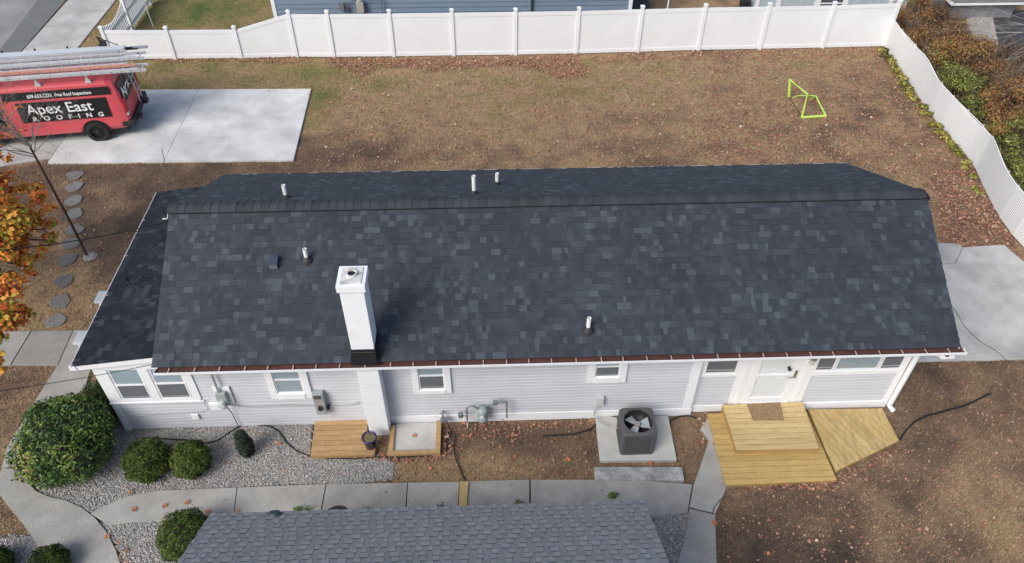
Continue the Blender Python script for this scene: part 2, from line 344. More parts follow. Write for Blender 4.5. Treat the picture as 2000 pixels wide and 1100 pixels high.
V[:, 2, :2] = np.stack([X, Y], 1)+dxv*(ln*lean)[:, None]; V[:, :2, 2] = -.012; V[:, 2, 2] = ln*np.sqrt(1-lean**2)*.8+.004
gm = mat('grass_blade', (0,0,0), .9, tone=[(0,(.10,.075,.058)),(.25,(.235,.165,.112)),(.5,(.46,.335,.20)),(.75,(.33,.275,.125)),(1,(.13,.19,.055))], spec=.15)
o = npmesh('grass', V.reshape(-1, 3), 3, np.clip(tn+rng.normal(0, .15, n), 0, 1), gm); tag(o, 'short dry brown and olive lawn grass round the house', 'grass', kind='stuff')

def leaves_px(regs):
    xs, ys = [], []
    for (poly, dens) in regs:
        P_ = np.array(poly, float); lo, hi = P_.min(0), P_.max(0); n = int(dens)
        u = rng.uniform(lo[0], hi[0], n*3); v = rng.uniform(lo[1], hi[1], n*3); k = in_poly(u, v, poly); u, v = u[k][:n], v[k][:n]
        u = u+rng.normal(0, 3.5, len(u)); v = v+rng.normal(0, 1.8, len(v))
        d = np.array(AR)[None]*((u-1000)/FPX)[:, None]+np.array(AD)[None]*((v-550)/FPX)[:, None]+np.array(AF)[None]; t = -CAM_H/d[:, 2]
        xs.append(d[:, 0]*t); ys.append(d[:, 1]*t)
    return np.concatenate(xs), np.concatenate(ys)
pile = leaves_px([([(640,112),(760,114),(900,114),(1000,112),(1130,108),(1150,145),(1110,160),(1060,140),(1000,128),(900,134),(860,140),(780,132),(740,134),(700,150),(680,136),(645,132)], 4300),
    ([(300,112),(480,112),(600,108),(612,120),(540,126),(500,122),(400,120),(310,124)], 800), ([(1150,112),(1250,100),(1500,98),(1720,92),(1725,112),(1500,116),(1260,118),(1160,128)], 1300),
    ([(1420,949),(1540,947),(1636,942),(1645,930),(1760,864),(1772,870),(1700,915),(1655,945),(1630,956),(1540,957),(1425,960)], 520), ([(1570,945),(1660,935),(1640,965),(1580,960)], 60), ([(900,828),(1100,822),(1160,818),(1160,830),(1080,840),(1040,835),(1000,860),(900,855)], 190),
    ([(700,893),(860,893),(868,880),(870,830),(885,835),(880,890),(840,905),(760,905),(700,900)], 260), ([(228,1050),(250,1060),(255,1100),(235,1100)], 30), ([(1330,800),(1390,800),(1400,850),(1372,880)], 45)])
scat = leaves_px([([(620,150),(1300,110),(1730,110),(1900,320),(1830,480),(1800,360),(1660,315),(640,330)], 5600), ([(1040,190),(1120,180),(1130,215),(1060,240),(1030,230)], 160), ([(1000,165),(1100,170),(1080,190),(990,180)], 60), ([(1360,200),(1500,190),(1560,260),(1500,310),(1300,300)], 500), ([(1130,210),(1330,190),(1300,300),(1150,300)], 320), ([(1380,110),(1730,100),(1900,330),(1990,480),(1830,480),(1810,370),(1660,315),(1380,320)], 4800), ([(1820,330),(1900,330),(1990,490),(1840,480)], 1500),
    ([(1410,900),(1760,860),(2000,760),(2000,1100),(1400,1100)], 480), ([(880,830),(1160,820),(1170,935),(780,940)], 220), ([(100,320),(420,320),(300,380),(180,640),(0,640),(60,400)], 160), ([(440,830),(610,825),(700,945),(300,955)], 90), ([(250,110),(600,110),(640,330),(600,330),(600,180),(300,175)], 200), ([(180,1000),(790,945),(1400,945),(1340,1000)], 26), ([(100,190),(600,180),(575,310),(110,315)], 10), ([(1760,720),(2000,700),(2000,900),(1760,860)], 70)])
LX = np.concatenate([pile[0], scat[0]]); LY = np.concatenate([pile[1], scat[1]]); npile = len(pile[0]); n = len(LX)
k = np.ones(n, bool); k[in_poly(LX, LY, [(-8.2,10.5),(9,10.5),(9,16.2),(-8.2,16.2)])] = False
inslab = np.zeros(n, bool)
for p in SLABS[:-4]: inslab |= in_poly(LX, LY, p)
k &= ~(inslab & (rng.uniform(0, 1, n) < .7)); lift = np.where(inslab, .055, .0)
s = rng.uniform(.016, .038, n); s *= rng.choice([1, 1, 1, 1.6], n); s *= np.where(LY < 12, .85, 1.); ang = rng.uniform(0, 6.28, n); tl = rng.normal(0, .35, (n, 2))
shape = np.array([[0,-1.1,0],[.85,-.2,.35],[.35,.25,.1],[0,1.1,0],[-.35,.25,.1],[-.8,-.3,.3]])
V = shape[None]*s[:, None, None]; V[:, :, 2] *= rng.uniform(-.6, 1.3, n)[:, None]
ca, sa = np.cos(ang)[:, None], np.sin(ang)[:, None]; X_ = V[:, :, 0]*ca-V[:, :, 1]*sa; Y_ = V[:, :, 0]*sa+V[:, :, 1]*ca
Z_ = V[:, :, 2]+X_*tl[:, :1]+Y_*tl[:, 1:]; z0 = np.where(np.arange(n) < npile, rng.uniform(.01, .07, n), rng.uniform(.008, .035, n))+lift
V = np.stack([X_+LX[:, None], Y_+LY[:, None], np.maximum(Z_+z0[:, None], .004+lift[:, None])], 2)[k]
ft = rng.beta(2, 2, n)[k]; F2 = np.stack([V[:, [0,1,2,3]], V[:, [0,3,4,5]]], 1).reshape(-1, 3)
lm = mat('dry_leaf', (0,0,0), .7, tone=[(0,(.15,.065,.045)),(.35,(.32,.14,.095)),(.6,(.42,.205,.13)),(.85,(.45,.29,.20)),(1,(.62,.50,.39))], spec=.3)
o = npmesh('fallen_leaves', F2, 4, np.repeat(ft, 2), lm); tag(o, 'reddish brown fallen leaves drifted along the fence and over the lawn', 'fallen leaves', kind='stuff')
big = [(256,962),(365,982),(322,988),(262,995),(405,1000),(210,1048),(463,1002),(746,888),(1420,855),(1418,870),(1396,868),(810,851),(1270,905),(1110,898),(905,827),(1500,1082),(840,916),(545,866),(1005,892),(1395,1022)]
sc = []
m = MB()
for bx_, by_ in big:
    g = G(bx_, by_, .06); sz = random.uniform(.06, .085); r0 = random.uniform(0, 6.28); pts = []
    for q in range(14):
        a_ = r0+q*math.pi/7; rr = sz*(1. if q % 2 == 0 else .45)*random.uniform(.8, 1.15); pts.append((g.x+rr*math.cos(a_), g.y+rr*math.sin(a_), .062+random.uniform(0, .03)))
    m.add(pts+[(g.x, g.y, .066)], [(q, (q+1) % 14, 14) for q in range(14)], random.uniform(.4, .75))
o = m.build('maple_leaves', mat('orange_leaf', (0,0,0), .6, tone=[(0,(.2,.06,.03)),(.5,(.45,.17,.07)),(1,(.6,.32,.15))])); tag(o, 'larger orange maple leaves lying about the walks and beds', 'maple leaves', kind='stuff')

# ------------------------------------------------------------------ main house
house = empty('ranch_house', (0, 10.5, 0)); tag(house, 'long single storey house with charcoal shingle roof and pale grey siding', 'house')
HB = Matrix.Translation((0, -10.5, 0))
def hb(mb, name, m, parent=None, **kw):
    """build in world coordinates, parented to the house (empty at y=10.5)"""
    p = parent or house; mw = mb.xf(HB) if True else mb
    return mb.build(name, m, p, **kw)
XL, XR, YW, YB = -6.75, 9.03, 10.5, 16.3
RY, RZ, SL = 13.4, 4.0, .46
EY0, EY1 = 10.17, 16.73
def rz_front(y): return RZ-SL*(RY-y)
# walls
m = MB()
sec = [(YW, 0), (YB, 0), (YB, 2.48), (RY, 3.86), (YW, 2.48)]
m.add([(x, y, z) for x in (XL, 4.46) for y, z in sec], [(0,1,2,3,4),(9,8,7,6,5)]+[(i, 5+i, 5+(i+1) % 5, (i+1) % 5) for i in range(5)])
sec2 = [(10.6, 0), (YB, 0), (YB, 2.48), (RY, 3.86), (10.6, 2.52)]
m.add([(x, y, z) for x in (4.46, XR) for y, z in sec2], [(0,1,2,3,4),(9,8,7,6,5)]+[(i, 5+i, 5+(i+1) % 5, (i+1) % 5) for i in range(5)])
hb(m, 'wall', sidm)
m = MB().box(-8.18, XL, YW, 16.1, 0, 2.28); hb(m, 'porch_wall', sidm)
hb(MB().box(-2.3, 4.47, 10.462, 10.5, 0, .25).box(4.42, 4.5, 10.47, 10.62, 0, .25).box(4.5, 5.3, 10.56, 10.6, 0, .21).box(7.05, 9.03, 10.55, 10.6, 0, .22), 'foundation', trimw)
# siding boards
def board_mesh(L, h=.104, d=.013):
    return MB().add([(0,0,0),(L,0,0),(L,-d,0),(0,-d,0),(L,-d*.92,h*.62),(0,-d*.92,h*.62),(L,-.003,h*.86),(0,-.003,h*.86),(L,-.003,h),(0,-.003,h)], [(0,3,2,1),(3,2,4,5),(5,4,6,7),(7,6,8,9),(0,9,7,5,3),(1,2,4,6,8)]).mesh('siding_board', sidm)
BM = {}
def boards(x0, x1, z0, z1, Y, seg=3.7):
    z = z0; r_ = 0
    while z < z1-.03:
        h = min(.102, z1-z); x = x0; off = (r_*1.37) % seg; first = True
        while x < x1-.01:
            L = min(seg-(off if first else 0), x1-x); first = False
            if L < .4: L = min(L+1.2, x1-x)
            key = (round(L, 2), round(h, 3))
            if key not in BM: BM[key] = board_mesh(key[0]-.002, key[1]+.002)
            inst('siding_board', BM[key], house, (x, Y-10.5-.001, z)); x += L
        z += .102; r_ += 1
boards(-8.16, -2.78, .04, 1.0, 10.5); boards(-6.25, -2.78, 1.0, 2.36, 10.5); boards(-2.29, 4.28, .25, 2.36, 10.5); boards(4.56, 5.34, .21, 1.25, 10.6); boards(7.02, 8.93, .22, 1.2, 10.6)
# side-wall siding (right gable end) in long boards
for i in range(24):
    z = .1+.102*i; hb(MB().add([(XR, 10.62, z), (XR, 16.28, z), (XR+.017, 16.28, z), (XR+.017, 10.62, z), (XR, 10.62, z+.1), (XR, 16.28, z+.1), (XR+.003, 16.28, z+.1), (XR+.003, 10.62, z+.1)], [(0,1,2,3),(4,7,6,5),(3,2,6,7),(0,3,7,4),(1,5,6,2),(0,4,5,1)]), 'siding_board', sidm)
# white trims on the front
tr = MB()
tr.box(4.28, 4.47, 10.468, 10.5, .23, 2.36); tr.box(4.47, 4.56, 10.57, 10.62, .21, 2.36); tr.box(4.475, 4.497, 10.5, 10.6, .2, 2.36)
tr.box(5.34, 5.47, 10.565, 10.6, .25, 2.36).box(6.88, 7.02, 10.565, 10.6, .22, 2.36).box(8.93, 9.05, 10.555, 10.62, .0, 2.36)
tr.box(4.56, 5.34, 10.56, 10.6, 1.25, 1.33).box(7.02, 8.93, 10.56, 10.6, 1.2, 1.33).box(4.56, 8.93, 10.575, 10.6, 1.86, 2.36)
tr.box(4.56, 4.60, 10.57, 10.6, 1.33, 1.86).box(5.30, 5.34, 10.57, 10.6, 1.33, 1.86)
tr.box(5.47, 5.56, 10.55, 10.6, .25, 2.36).box(6.79, 6.88, 10.55, 10.6, .25, 2.36).box(5.56, 5.64, 10.562, 10.6, .25, 2.36).box(6.70, 6.79, 10.562, 10.6, .25, 2.36).box(5.64, 6.70, 10.545, 10.6, .24, .30)
for q_ in range(0, len(tr.v), 8):
    hb(MB().add(tr.v[q_:q_+8], [(0,3,2,1),(4,5,6,7),(0,1,5,4),(1,2,6,5),(2,3,7,6),(3,0,4,7)]), 'trim_board', trimw, bevel=.004)
# soffit, fascia, frieze
hb(MB().box(XL-.02, 9.58, 10.268, 10.6, 2.37, 2.39).box(-6.7, 9.6, 10.252, 10.266, 2.37, 2.50).box(-6.75, 9.58, 16.3, 16.7, 2.36, 2.385).box(-6.9, 9.6, 16.68, 16.7, 2.36, 2.46), 'soffit', trimw)
# porch-corner trim and window band
hb(MB().box(-8.2, -8.09, 10.462, 10.5, 0, 1.0).box(-8.215, -8.18, 10.46, 10.6, 0, 1.0).box(-8.22, -6.22, 10.44, 10.5, 1.0, 1.03).box(-8.2, -7.93, 10.46, 10.5, 1.03, 2.25).box(-7.27, -7.1, 10.46, 10.5, 1.03, 2.35).box(-6.43, -6.26, 10.46, 10.5, 1.03, 2.36).box(-7.93, -7.27, 10.46, 10.5, 1.03, 1.12).box(-7.1, -6.43, 10.46, 10.5, 1.03, 1.12).box(-7.93, -7.27, 10.46, 10.5, 2.1, 2.28).box(-7.1,-6.43, 10.46, 10.5, 2.1, 2.36), 'porch_trim', trimw, bevel=.004)
def window(x0, x1, z0, z1, Y, cas=.14, low='screen', split=None, cas_on=True, sill=.12, sashh=None, slider=None):
    """double hung window seen from the front; glass area x0..x1, z0..z1"""
    if cas_on:
        m = MB().box(x0-cas, x0, Y-.06, Y, z0-sill, z1+cas).box(x1, x1+cas, Y-.06, Y, z0-sill, z1+cas).box(x0, x1, Y-.06, Y, z1, z1+cas).box(x0, x1, Y-.075, Y, z0-sill, z0)
    else:
        m = MB().box(x0-.012, x0, Y-.03, Y, z0, z1).box(x1, x1+.012, Y-.03, Y, z0, z1)
    win = hb(m, 'window', trimw, bevel=.004)
    zs = split or (z0+z1)/2; f = .028; y = Y-.022
    def pc(mb, nm, mt): o = hb(mb, nm, mt, win); return o
    pc(MB().box(x0, x1, Y-.004, Y-.002, z0, z1), 'blind', roomm if low == 'screen' else blindm)
    # lower sash
    pc(MB().box(x0, x0+f, y-.014, y+.01, z0, zs).box(x1-f, x1, y-.014, y+.01, z0, zs).box(x0+f, x1-f, y-.014, y+.01, z0, z0+f*1.3).box(x0, x1, y-.018, y+.01, zs, zs+f*1.3), 'sash', trimw)
    pc(MB().box(x0+f, x1-f, y-.006, y-.003, z0+f*1.3, zs), 'screen' if low == 'screen' else 'pane', screenm if low == 'screen' else pane_l)
    pc(MB().box(x0, x0+f, y, y+.016, zs+f*1.3, z1).box(x1-f, x1, y, y+.016, zs+f*1.3, z1).box(x0+f, x1-f, y, y+.016, z1-f, z1), 'sash', trimw)
    pc(MB().box(x0+f, x1-f, y+.012, y+.014, zs+f*1.3, z1-f), 'blind', blindm if low != 'dark' else roomm)
    pc(MB().box(x0+f, x1-f, y+.004, y+.006, zs+f*1.3, z1-f), 'pane', pane_l)
    if low == 'screen': pc(MB().box(x0+f, x1-f, y-.008, y-.0065, z0+f*1.3+.03, z0+f*1.3+.05), 'meeting_rail', greym)
    return win
window(-7.91, -7.29, 1.12, 2.1, 10.5, cas_on=False, split=1.58); window(-7.08, -6.45, 1.12, 2.1, 10.5, cas_on=False, split=1.6)
window(-4.61, -4.03, 1.2, 2.12, 10.5, cas=.15, low='blind', split=1.62, sill=.17); window(-1.57, -1.02, 1.19, 2.15, 10.5, cas=.135, split=1.63, sill=.12)
window(2.19, 2.72, 1.46, 2.15, 10.5, cas=.15, split=1.78, sill=.17)
def porch_window(x0, x1, z0, z1, pale=False):
    Y = 10.6; win = hb(MB().box(x0, x0+.03, Y-.03, Y, z0, z1).box(x1-.03, x1, Y-.03, Y, z0, z1).box(x0+.03, x1-.03, Y-.03, Y, z0, z0+.035).box(x0+.03, x1-.03, Y-.03, Y, z1-.03, z1), 'window', trimw)
    hb(MB().box(x0+.03, x1-.03, Y-.004, Y-.002, z0+.03, z1-.03), 'blind', blindm if pale else roomm, win)
    hb(MB().box(x0+.03, x1-.03, Y-.012, Y-.010, z0+.13 if not pale else z0+.06, z1-.03), 'pane' if pale else 'screen', pane_l if pale else screenm, win)
    hb(MB().box(x0+.03, x1-.03, Y-.02, Y-.013, z0+.1, z0+.13), 'sash', mat('tan_sash', (.35,.36,.36), .5), win)
porch_window(4.60, 5.30, 1.33, 1.86); porch_window(7.02, 7.44, 1.33, 1.86); porch_window(7.46, 8.42, 1.33, 1.86, True); porch_window(8.45, 8.93, 1.33, 1.86)
# door
door = hb(MB().box(5.64, 5.80, 10.56, 10.6, .30, 2.3).box(6.54, 6.70, 10.56, 10.6, .30, 2.3).box(5.80, 6.54, 10.56, 10.6, .30, .46).box(5.80, 6.54, 10.56, 10.6, 1.21, 1.27).box(5.80, 6.54, 10.56, 10.6, 2.15, 2.3), 'door', trimw, bevel=.004)
inner = mat('inner_door', (.76,.79,.80), .5)
hb(MB().box(5.80, 6.54, 10.593, 10.598, .46, 2.15).box(5.90, 6.12, 10.586, 10.593, .6, 1.12).box(6.22, 6.44, 10.586, 10.593, .6, 1.12).box(5.90, 6.44, 10.586, 10.593, 1.36, 1.40), 'inner_door_panel', inner, door, bevel=.004)
hb(MB().box(5.80, 6.54, 10.572, 10.575, .46, 1.21), 'pane', mat('clear_glass', (.75,.8,.82), .05, spec=.5, alpha=.12), door); hb(MB().box(5.80, 6.54, 10.572, 10.575, 1.27, 2.15), 'pane', MATS['clear_glass'], door)
hb(MB().box(6.60, 6.66, 10.545, 10.56, 1.16, 1.40).tube([(6.63, 10.55, 1.24), (6.63, 10.50, 1.24), (6.46, 10.49, 1.23)], .012), 'handle', mat('brushed_nickel', (.35,.34,.31), .35, metal=.8), door)
hb(MB().tube([(6.44, 10.585, 1.48), (6.44, 10.50, 1.48)], .035, 12), 'deadbolt', blackm, door)

# gutters
gut = empty('gutter', parent=house); gbr = mat('leaf_stained_gutter', (.10,.042,.036), .7, var=.35, vscale=6)
hb(MB().box(-6.72, 9.72, 10.032, 10.04, 2.405, 2.455).box(-6.72, 9.72, 10.05, 10.25, 2.375, 2.385).box(-6.725, -6.715, 10.03, 10.18, 2.375, 2.455).box(9.71, 9.72, 10.03, 10.18, 2.375, 2.455).box(-6.72, 9.72, 10.026, 10.044, 2.455, 2.463), 'gutter_trough', white, gut)
hb(MB().box(-6.71, 9.70, 10.045, 10.25, 2.39, 2.412), 'gutter_litter', gbr, gut); hb(MB().box(-6.71, 9.70, 10.0415, 10.044, 2.39, 2.452), 'gutter_inside', gbr, gut)
hang = MB().box(-.009, .009, -.06, .085, -.004, .004).mesh('gutter_hanger', mat('hanger_strap', (.55,.45,.43), .5))
x = -6.45
while x < 9.65: inst('gutter_hanger', hang, gut, (x, 10.09-10.5, 2.449)); x += random.uniform(.44, .52)
hb(MB().tube([(9.35, 10.085, 2.35), (9.35, 10.085, 2.29), (9.1, 10.45, 2.15), (9.10, 10.50, 2.1), (9.10, 10.52, .1), (9.18, 10.40, .04)], .06, 8).box(9.22, 9.5, 10.02, 10.14, 2.30, 2.35), 'downspout', white, gut, bevel=.0)
# porch gutter
hb(MB().box(-8.53, -8.52, 10.40, 16.2, 2.24, 2.34).box(-8.53, -8.43, 10.40, 16.2, 2.225, 2.24).box(-8.53, -8.43, 10.40, 10.41, 2.24, 2.34), 'gutter_trough', white, gut)
hang2 = MB().box(-.06, .05, -.009, .009, -.004, .004).mesh('gutter_hanger', MATS['hanger_strap'])
for i in range(9): inst('gutter_hanger', hang2, gut, (-8.48, -.05+.66*i, 2.337))
hb(MB().box(-6.85, 9.62, 16.76, 16.77, 2.37, 2.46).box(-6.85, 9.62, 16.73, 16.77, 2.36, 2.37), 'gutter_trough', white, gut)

# ------------------------------------------------------------------ roofs with shingles
roof = empty('roof', parent=house)
def quad_prism(p, th=.03):
    P_ = [Vector(q) for q in p]; nrm = (P_[1]-P_[0]).cross(P_[3]-P_[0]).normalized(); return MB().add(P_+[q-nrm*th for q in P_], [(0,1,2,3),(7,6,5,4),(0,4,5,1),(1,5,6,2),(2,6,7,3),(3,7,4,0)])
EL, ER = -6.78, 9.62
hb(quad_prism([(EL, EY0+.01, rz_front(EY0)-.012), (ER, EY0+.01, rz_front(EY0)-.012), (ER+.12, RY, RZ-.012), (EL-.1, RY, RZ-.012)]), 'roof_deck', under, roof)
hb(quad_prism([(EL-.1, RY, RZ-.012), (ER+.12, RY, RZ-.012), (ER, EY1, RZ-SL*(EY1-RY)-.012), (EL-.12, EY1, RZ-SL*(EY1-RY)-.012)]), 'roof_deck', under, roof)
hb(quad_prism([(-8.46, 10.40, 2.335), (-6.7, 10.40, 2.56), (-6.7, 16.2, 2.56), (-8.46, 16.2, 2.335)], .04), 'porch_roof_deck', under, roof)
hb(MB().add([(-8.45,10.39,2.20),(-6.72,10.39,2.40),(-6.72,10.39,2.53),(-8.45,10.39,2.31),(-8.45,10.41,2.20),(-6.72,10.41,2.40),(-6.72,10.41,2.53),(-8.45,10.41,2.31)], [(0,1,2,3),(7,6,5,4),(0,4,5,1),(1,5,6,2),(2,6,7,3),(3,7,4,0)]).add([(-8.45,10.40,2.19),(-6.72,10.40,2.36),(-6.72,10.5,2.36),(-8.45,10.5,2.19)], [(0,1,2,3)]).box(-8.56,-8.43,10.37,10.42,2.22,2.33), 'porch_fascia', trimw)
hb(MB().add([(ER+.0,EY0,rz_front(EY0)-.16),(ER+.10,RY,RZ-.17),(ER,EY1,RZ-SL*(EY1-RY)-.16),(ER,EY1,RZ-SL*(EY1-RY)-.045),(ER+.10,RY,RZ-.045),(ER,EY0,rz_front(EY0)-.045)], [(0,1,4,5),(1,2,3,4)]), 'rake_board', trimw, roof)
TW = [.07, .09, .12, .15, .20]; TT = [.18, .35, .5, .68, .95]
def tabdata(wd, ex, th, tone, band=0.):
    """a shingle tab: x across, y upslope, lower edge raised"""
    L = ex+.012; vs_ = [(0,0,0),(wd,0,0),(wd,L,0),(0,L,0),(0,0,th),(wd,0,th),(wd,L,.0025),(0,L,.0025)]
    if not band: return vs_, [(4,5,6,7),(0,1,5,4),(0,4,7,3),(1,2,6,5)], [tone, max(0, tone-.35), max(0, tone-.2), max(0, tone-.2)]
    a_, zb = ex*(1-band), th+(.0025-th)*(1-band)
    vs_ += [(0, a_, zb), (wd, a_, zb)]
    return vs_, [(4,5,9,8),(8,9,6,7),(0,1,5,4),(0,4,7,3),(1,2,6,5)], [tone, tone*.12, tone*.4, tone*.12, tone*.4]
TABM = {}
GWD = [.07, .09, .11, .13, .15]
def shingle_slope(parent, origin, ux, uy, width, length, ex, mt, wts, npart, part_from_eave=True, limits=None, th=(.008,.014), lift=0., tones=TT, band=0., alt=False):
    """origin: eave corner; ux across, uy upslope unit vectors; tabs from the eave up; the first npart are parts, the others one stuff part"""
    ux = Vector(ux).normalized(); uy = Vector(uy).normalized(); nz = ux.cross(uy)
    rest = MB(); cnt = 0; rows = int(length/ex)
    MM = Matrix((( ux.x, uy.x, nz.x), (ux.y, uy.y, nz.y), (ux.z, uy.z, nz.z)))
    eul = MM.to_euler(); r_ = 0
    order = range(rows) if part_from_eave else range(rows-1, -1, -1)
    for r_ in order:
        x0, x1 = (0, width) if not limits else limits(r_*ex)
        x = x0; k = random.randint(0, 1)
        while x < x1-.02:
            wd = random.choices(GWD if alt else TW, (1,2,3,3,2))[0]
            if x+wd > x1: wd = x1-x
            k += 1
            tn_ = random.choices(range(len(tones)), wts)[0]
            thk = random.choice(th) if not alt else (th[1] if k % 2 else th[0])
            if alt: tn_ = random.choice((2, 3, 3)) if k % 2 else random.choice((0, 1, 1))
            key = (round(wd, 2), tn_, thk, id(mt), ex)
            p = Vector(origin)+ux*x+uy*(r_*ex-.012)+nz*lift
            p = p-Vector((0, 10.5, 0)) if parent is roof else p
            if cnt < npart:
                if key not in TABM:
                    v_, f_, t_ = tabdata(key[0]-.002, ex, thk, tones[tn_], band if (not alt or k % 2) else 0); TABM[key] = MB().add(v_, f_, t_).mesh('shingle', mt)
                inst('shingle', TABM[key], parent, p, eul)
            else:
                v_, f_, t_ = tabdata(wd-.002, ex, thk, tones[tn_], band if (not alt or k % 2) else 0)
                rest.add([p+ux*q[0]+uy*q[1]+nz*q[2] for q in v_], f_, t_)
            cnt += 1; x += wd
    if rest.v: rest.build('shingles', mt, parent)['kind'] = 'stuff'
sl_len = (RY-EY0)*math.sqrt(1+SL*SL); Wd = ER-EL
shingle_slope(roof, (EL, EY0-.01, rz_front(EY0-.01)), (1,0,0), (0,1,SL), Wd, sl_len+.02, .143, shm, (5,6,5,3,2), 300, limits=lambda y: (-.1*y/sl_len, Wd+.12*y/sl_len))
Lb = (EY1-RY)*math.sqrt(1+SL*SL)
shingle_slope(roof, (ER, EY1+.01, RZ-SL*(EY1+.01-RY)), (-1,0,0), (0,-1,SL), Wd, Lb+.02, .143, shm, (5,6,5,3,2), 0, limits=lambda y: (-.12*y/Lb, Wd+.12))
shp = mat('porch_shingle', (0,0,0), .85, tone=[(0,(.011,.014,.021)),(.35,(.017,.022,.031)),(.7,(.028,.035,.047)),(1,(.044,.053,.068))], var=.16, vscale=1.1, speck=(90,.22), bump=.25, bscale=160, spec=.25)  # darker copy of the charcoal shingle: shade beside the gable put into the colour
shingle_slope(roof, (-8.50, 16.22, 2.33), (0,-1,0), (1,0,.128), 5.84, 1.76, .143, shp, (5,6,5,3,2), 0)
# ridge vent with its cap shingles
capm = mat('ridge_cap', (.035,.040,.049), .8, rnd=.22, speck=(90,.22), var=.12, spec=.4)
hb(MB().box(EL-.12, ER+.15, 13.24, 13.56, 3.90, 3.975), 'ridge_vent', blk2, roof)
def capmesh():
    m = MB(); prof = [(-.175, -.045), (-.17, -.03), (-.10, .0), (-.03, .022), (.03, .022), (.10, .0), (.17, -.03), (.175, -.045)]
    v = []
    for x_, dz in ((0, 0), (.20, .012)): v += [(x_, y_, z_+dz) for y_, z_ in prof]
    f = [(i, i+1, 8+i+1, 8+i)[::-1] for i in range(7)]; v += [(.20, y_, z_-.012) for y_, z_ in prof]
    f += [(8+i, 8+i+1, 16+i+1, 16+i)[::-1] for i in range(7)]; f.append((8, 0, 16))
    m.add(v, f); return m.mesh('cap_shingle', capm)
cm = capmesh(); n_caps = int((ER+.16-(EL-.13))/.18)
for i in range(n_caps): inst('cap_shingle', cm, roof, (EL-.13+.18*i+random.uniform(-.004, .004), RY-10.5, RZ+.022+random.uniform(-.003, .003)))
# vent pipes and low vents
pvc = mat('pvc_pipe', (.78,.79,.8), .4); bootm = mat('rubber_boot', (.03,.03,.032), .6)
def vent_pipe(x, y, h, r=.045, boot=.10):
    z = RZ-SL*abs(RY-y); v = hb(MB().lathe([(r, -.05), (r, h), (r*.8, h), (r*.8, h-.12), (0, h-.12)], (x, y, z), 14), 'vent_pipe', pvc, roof, smooth=False)
    hb(MB().lathe([(boot*1.15, -.06), (boot*1.1, .03), (boot*.8, .06), (r*1.3, .085), (r*1.02, .11)], (x, y, z), 16), 'pipe_boot', bootm, v, smooth=True)
vent_pipe(-4.56, 14.05, .36, boot=.085); vent_pipe(-.32, 14.1, .50, boot=.085); vent_pipe(.22, 14.99, .33, boot=.075); vent_pipe(-3.85, 12.2, .32, boot=.11); vent_pipe(1.98, 10.66, .36, boot=.11)
bv = []
for dz in (-.02, .15):
    for bx_, by_ in ((-4.62,12.02),(-4.43,12.02),(-4.43,12.22),(-4.62,12.22)): bv.append((bx_, by_, rz_front(by_)+dz))
bvo = hb(MB().add(bv, [(0,1,5,4),(1,2,6,5),(2,3,7,6),(3,0,4,7),(4,5,6,7)]), 'box_vent', mat('box_vent_metal', (.03,.045,.07), .45), roof, bevel=.006)
hb(MB().box(-4.61,-4.44,12.012,12.018,rz_front(12.02)+.03,rz_front(12.02)+.13), 'vent_grille', mat('vent_grille_metal', (.12,.14,.16), .5), bvo)
# chimney
chm = mat('painted_masonry', (.80,.82,.84), .6, var=.05, vscale=3, bump=.25, bscale=18)
ch = empty('chimney', parent=house)
hb(MB().box(-2.76, -2.31, 10.13, 10.62, 2.9, 4.56).box(-2.80, -2.27, 10.10, 10.66, 4.50, 4.66), 'chimney_stack', chm, ch, bevel=.008)
hb(MB().prism([(-2.73,10.16),(-2.34,10.16),(-2.34,10.6),(-2.73,10.6)], 4.66, 4.675).lathe([(.11,0),(.10,.05),(.075,.05),(.075,.02)], (-2.535,10.40,4.675), 16), 'crown', mat('stained_mortar', (.40,.38,.35), .9, var=.35, vscale=9, c2=(.68,.69,.69)), ch)
hb(MB().lathe([(.074,.051),(0,.051)], (-2.535,10.40,4.64), 16), 'flue', blackm, ch)
hb(MB().box(-2.775, -2.295, 10.118, 10.65, 2.46, 2.92).box(-2.83, -2.24, 10.14, 10.72, 2.44, 2.58), 'flashing', blk2, ch)
hb(MB().box(-2.768, -2.302, 10.113, 10.118, 2.84, 2.845), 'flashing_strip', mat('brown_caulk', (.12,.09,.05), .7), ch)
hb(MB().box(-2.75, -2.31, 10.15, 10.5, 0, 2.35), 'chimney_base', chm, ch, bevel=.01)
for z in np.arange(.22, 2.3, .2): hb(MB().box(-2.752, -2.308, 10.147, 10.5, z, z+.006), 'mortar_joint', mat('joint_line', (.62,.65,.68), .8), ch)

# wires on the house
wirem = mat('black_cable', (.015,.015,.016), .6)
def sag(a_, b_, s_, n=14):
    a_, b_ = Vector(a_), Vector(b_); return [a_.lerp(b_, i/n)-Vector((0, 0, s_*4*(i/n)*(1-i/n))) for i in range(n+1)]
o = MB().tube(sag((-6.95,13.3,3.72), G(-260,500,5.2), .25), .012, 6).tube(sag((-7.1,13.22,3.7), (-7.6,12.9,3.75), .05), .008, 5).build('service_cable', wirem); tag(o, 'black overhead cable running left from the ridge end of roof', 'cable')
o = MB().tube(sag(G(298,712,2.45), G(-260,795,4.2), .10), .007, 5).build('telephone_wire', wirem); tag(o, 'thin black wire crossing before the porch windows to the left', 'cable')
m = MB(); m.tube([(-6.88-.055*k, 12.8+.13*math.sin(k*.55)+.05*math.sin(k*1.3), 2.60-.0075*k) for k in range(26)], .014, 6); m.tube([(-6.88-.06*k, 12.75-.14*math.sin(k*.42+.6), 2.60-.0085*k) for k in range(24)], .010, 6)
o = m.build('cable_loop', wirem); tag(o, 'loose black cable loops lying on the low porch roof', 'cable')
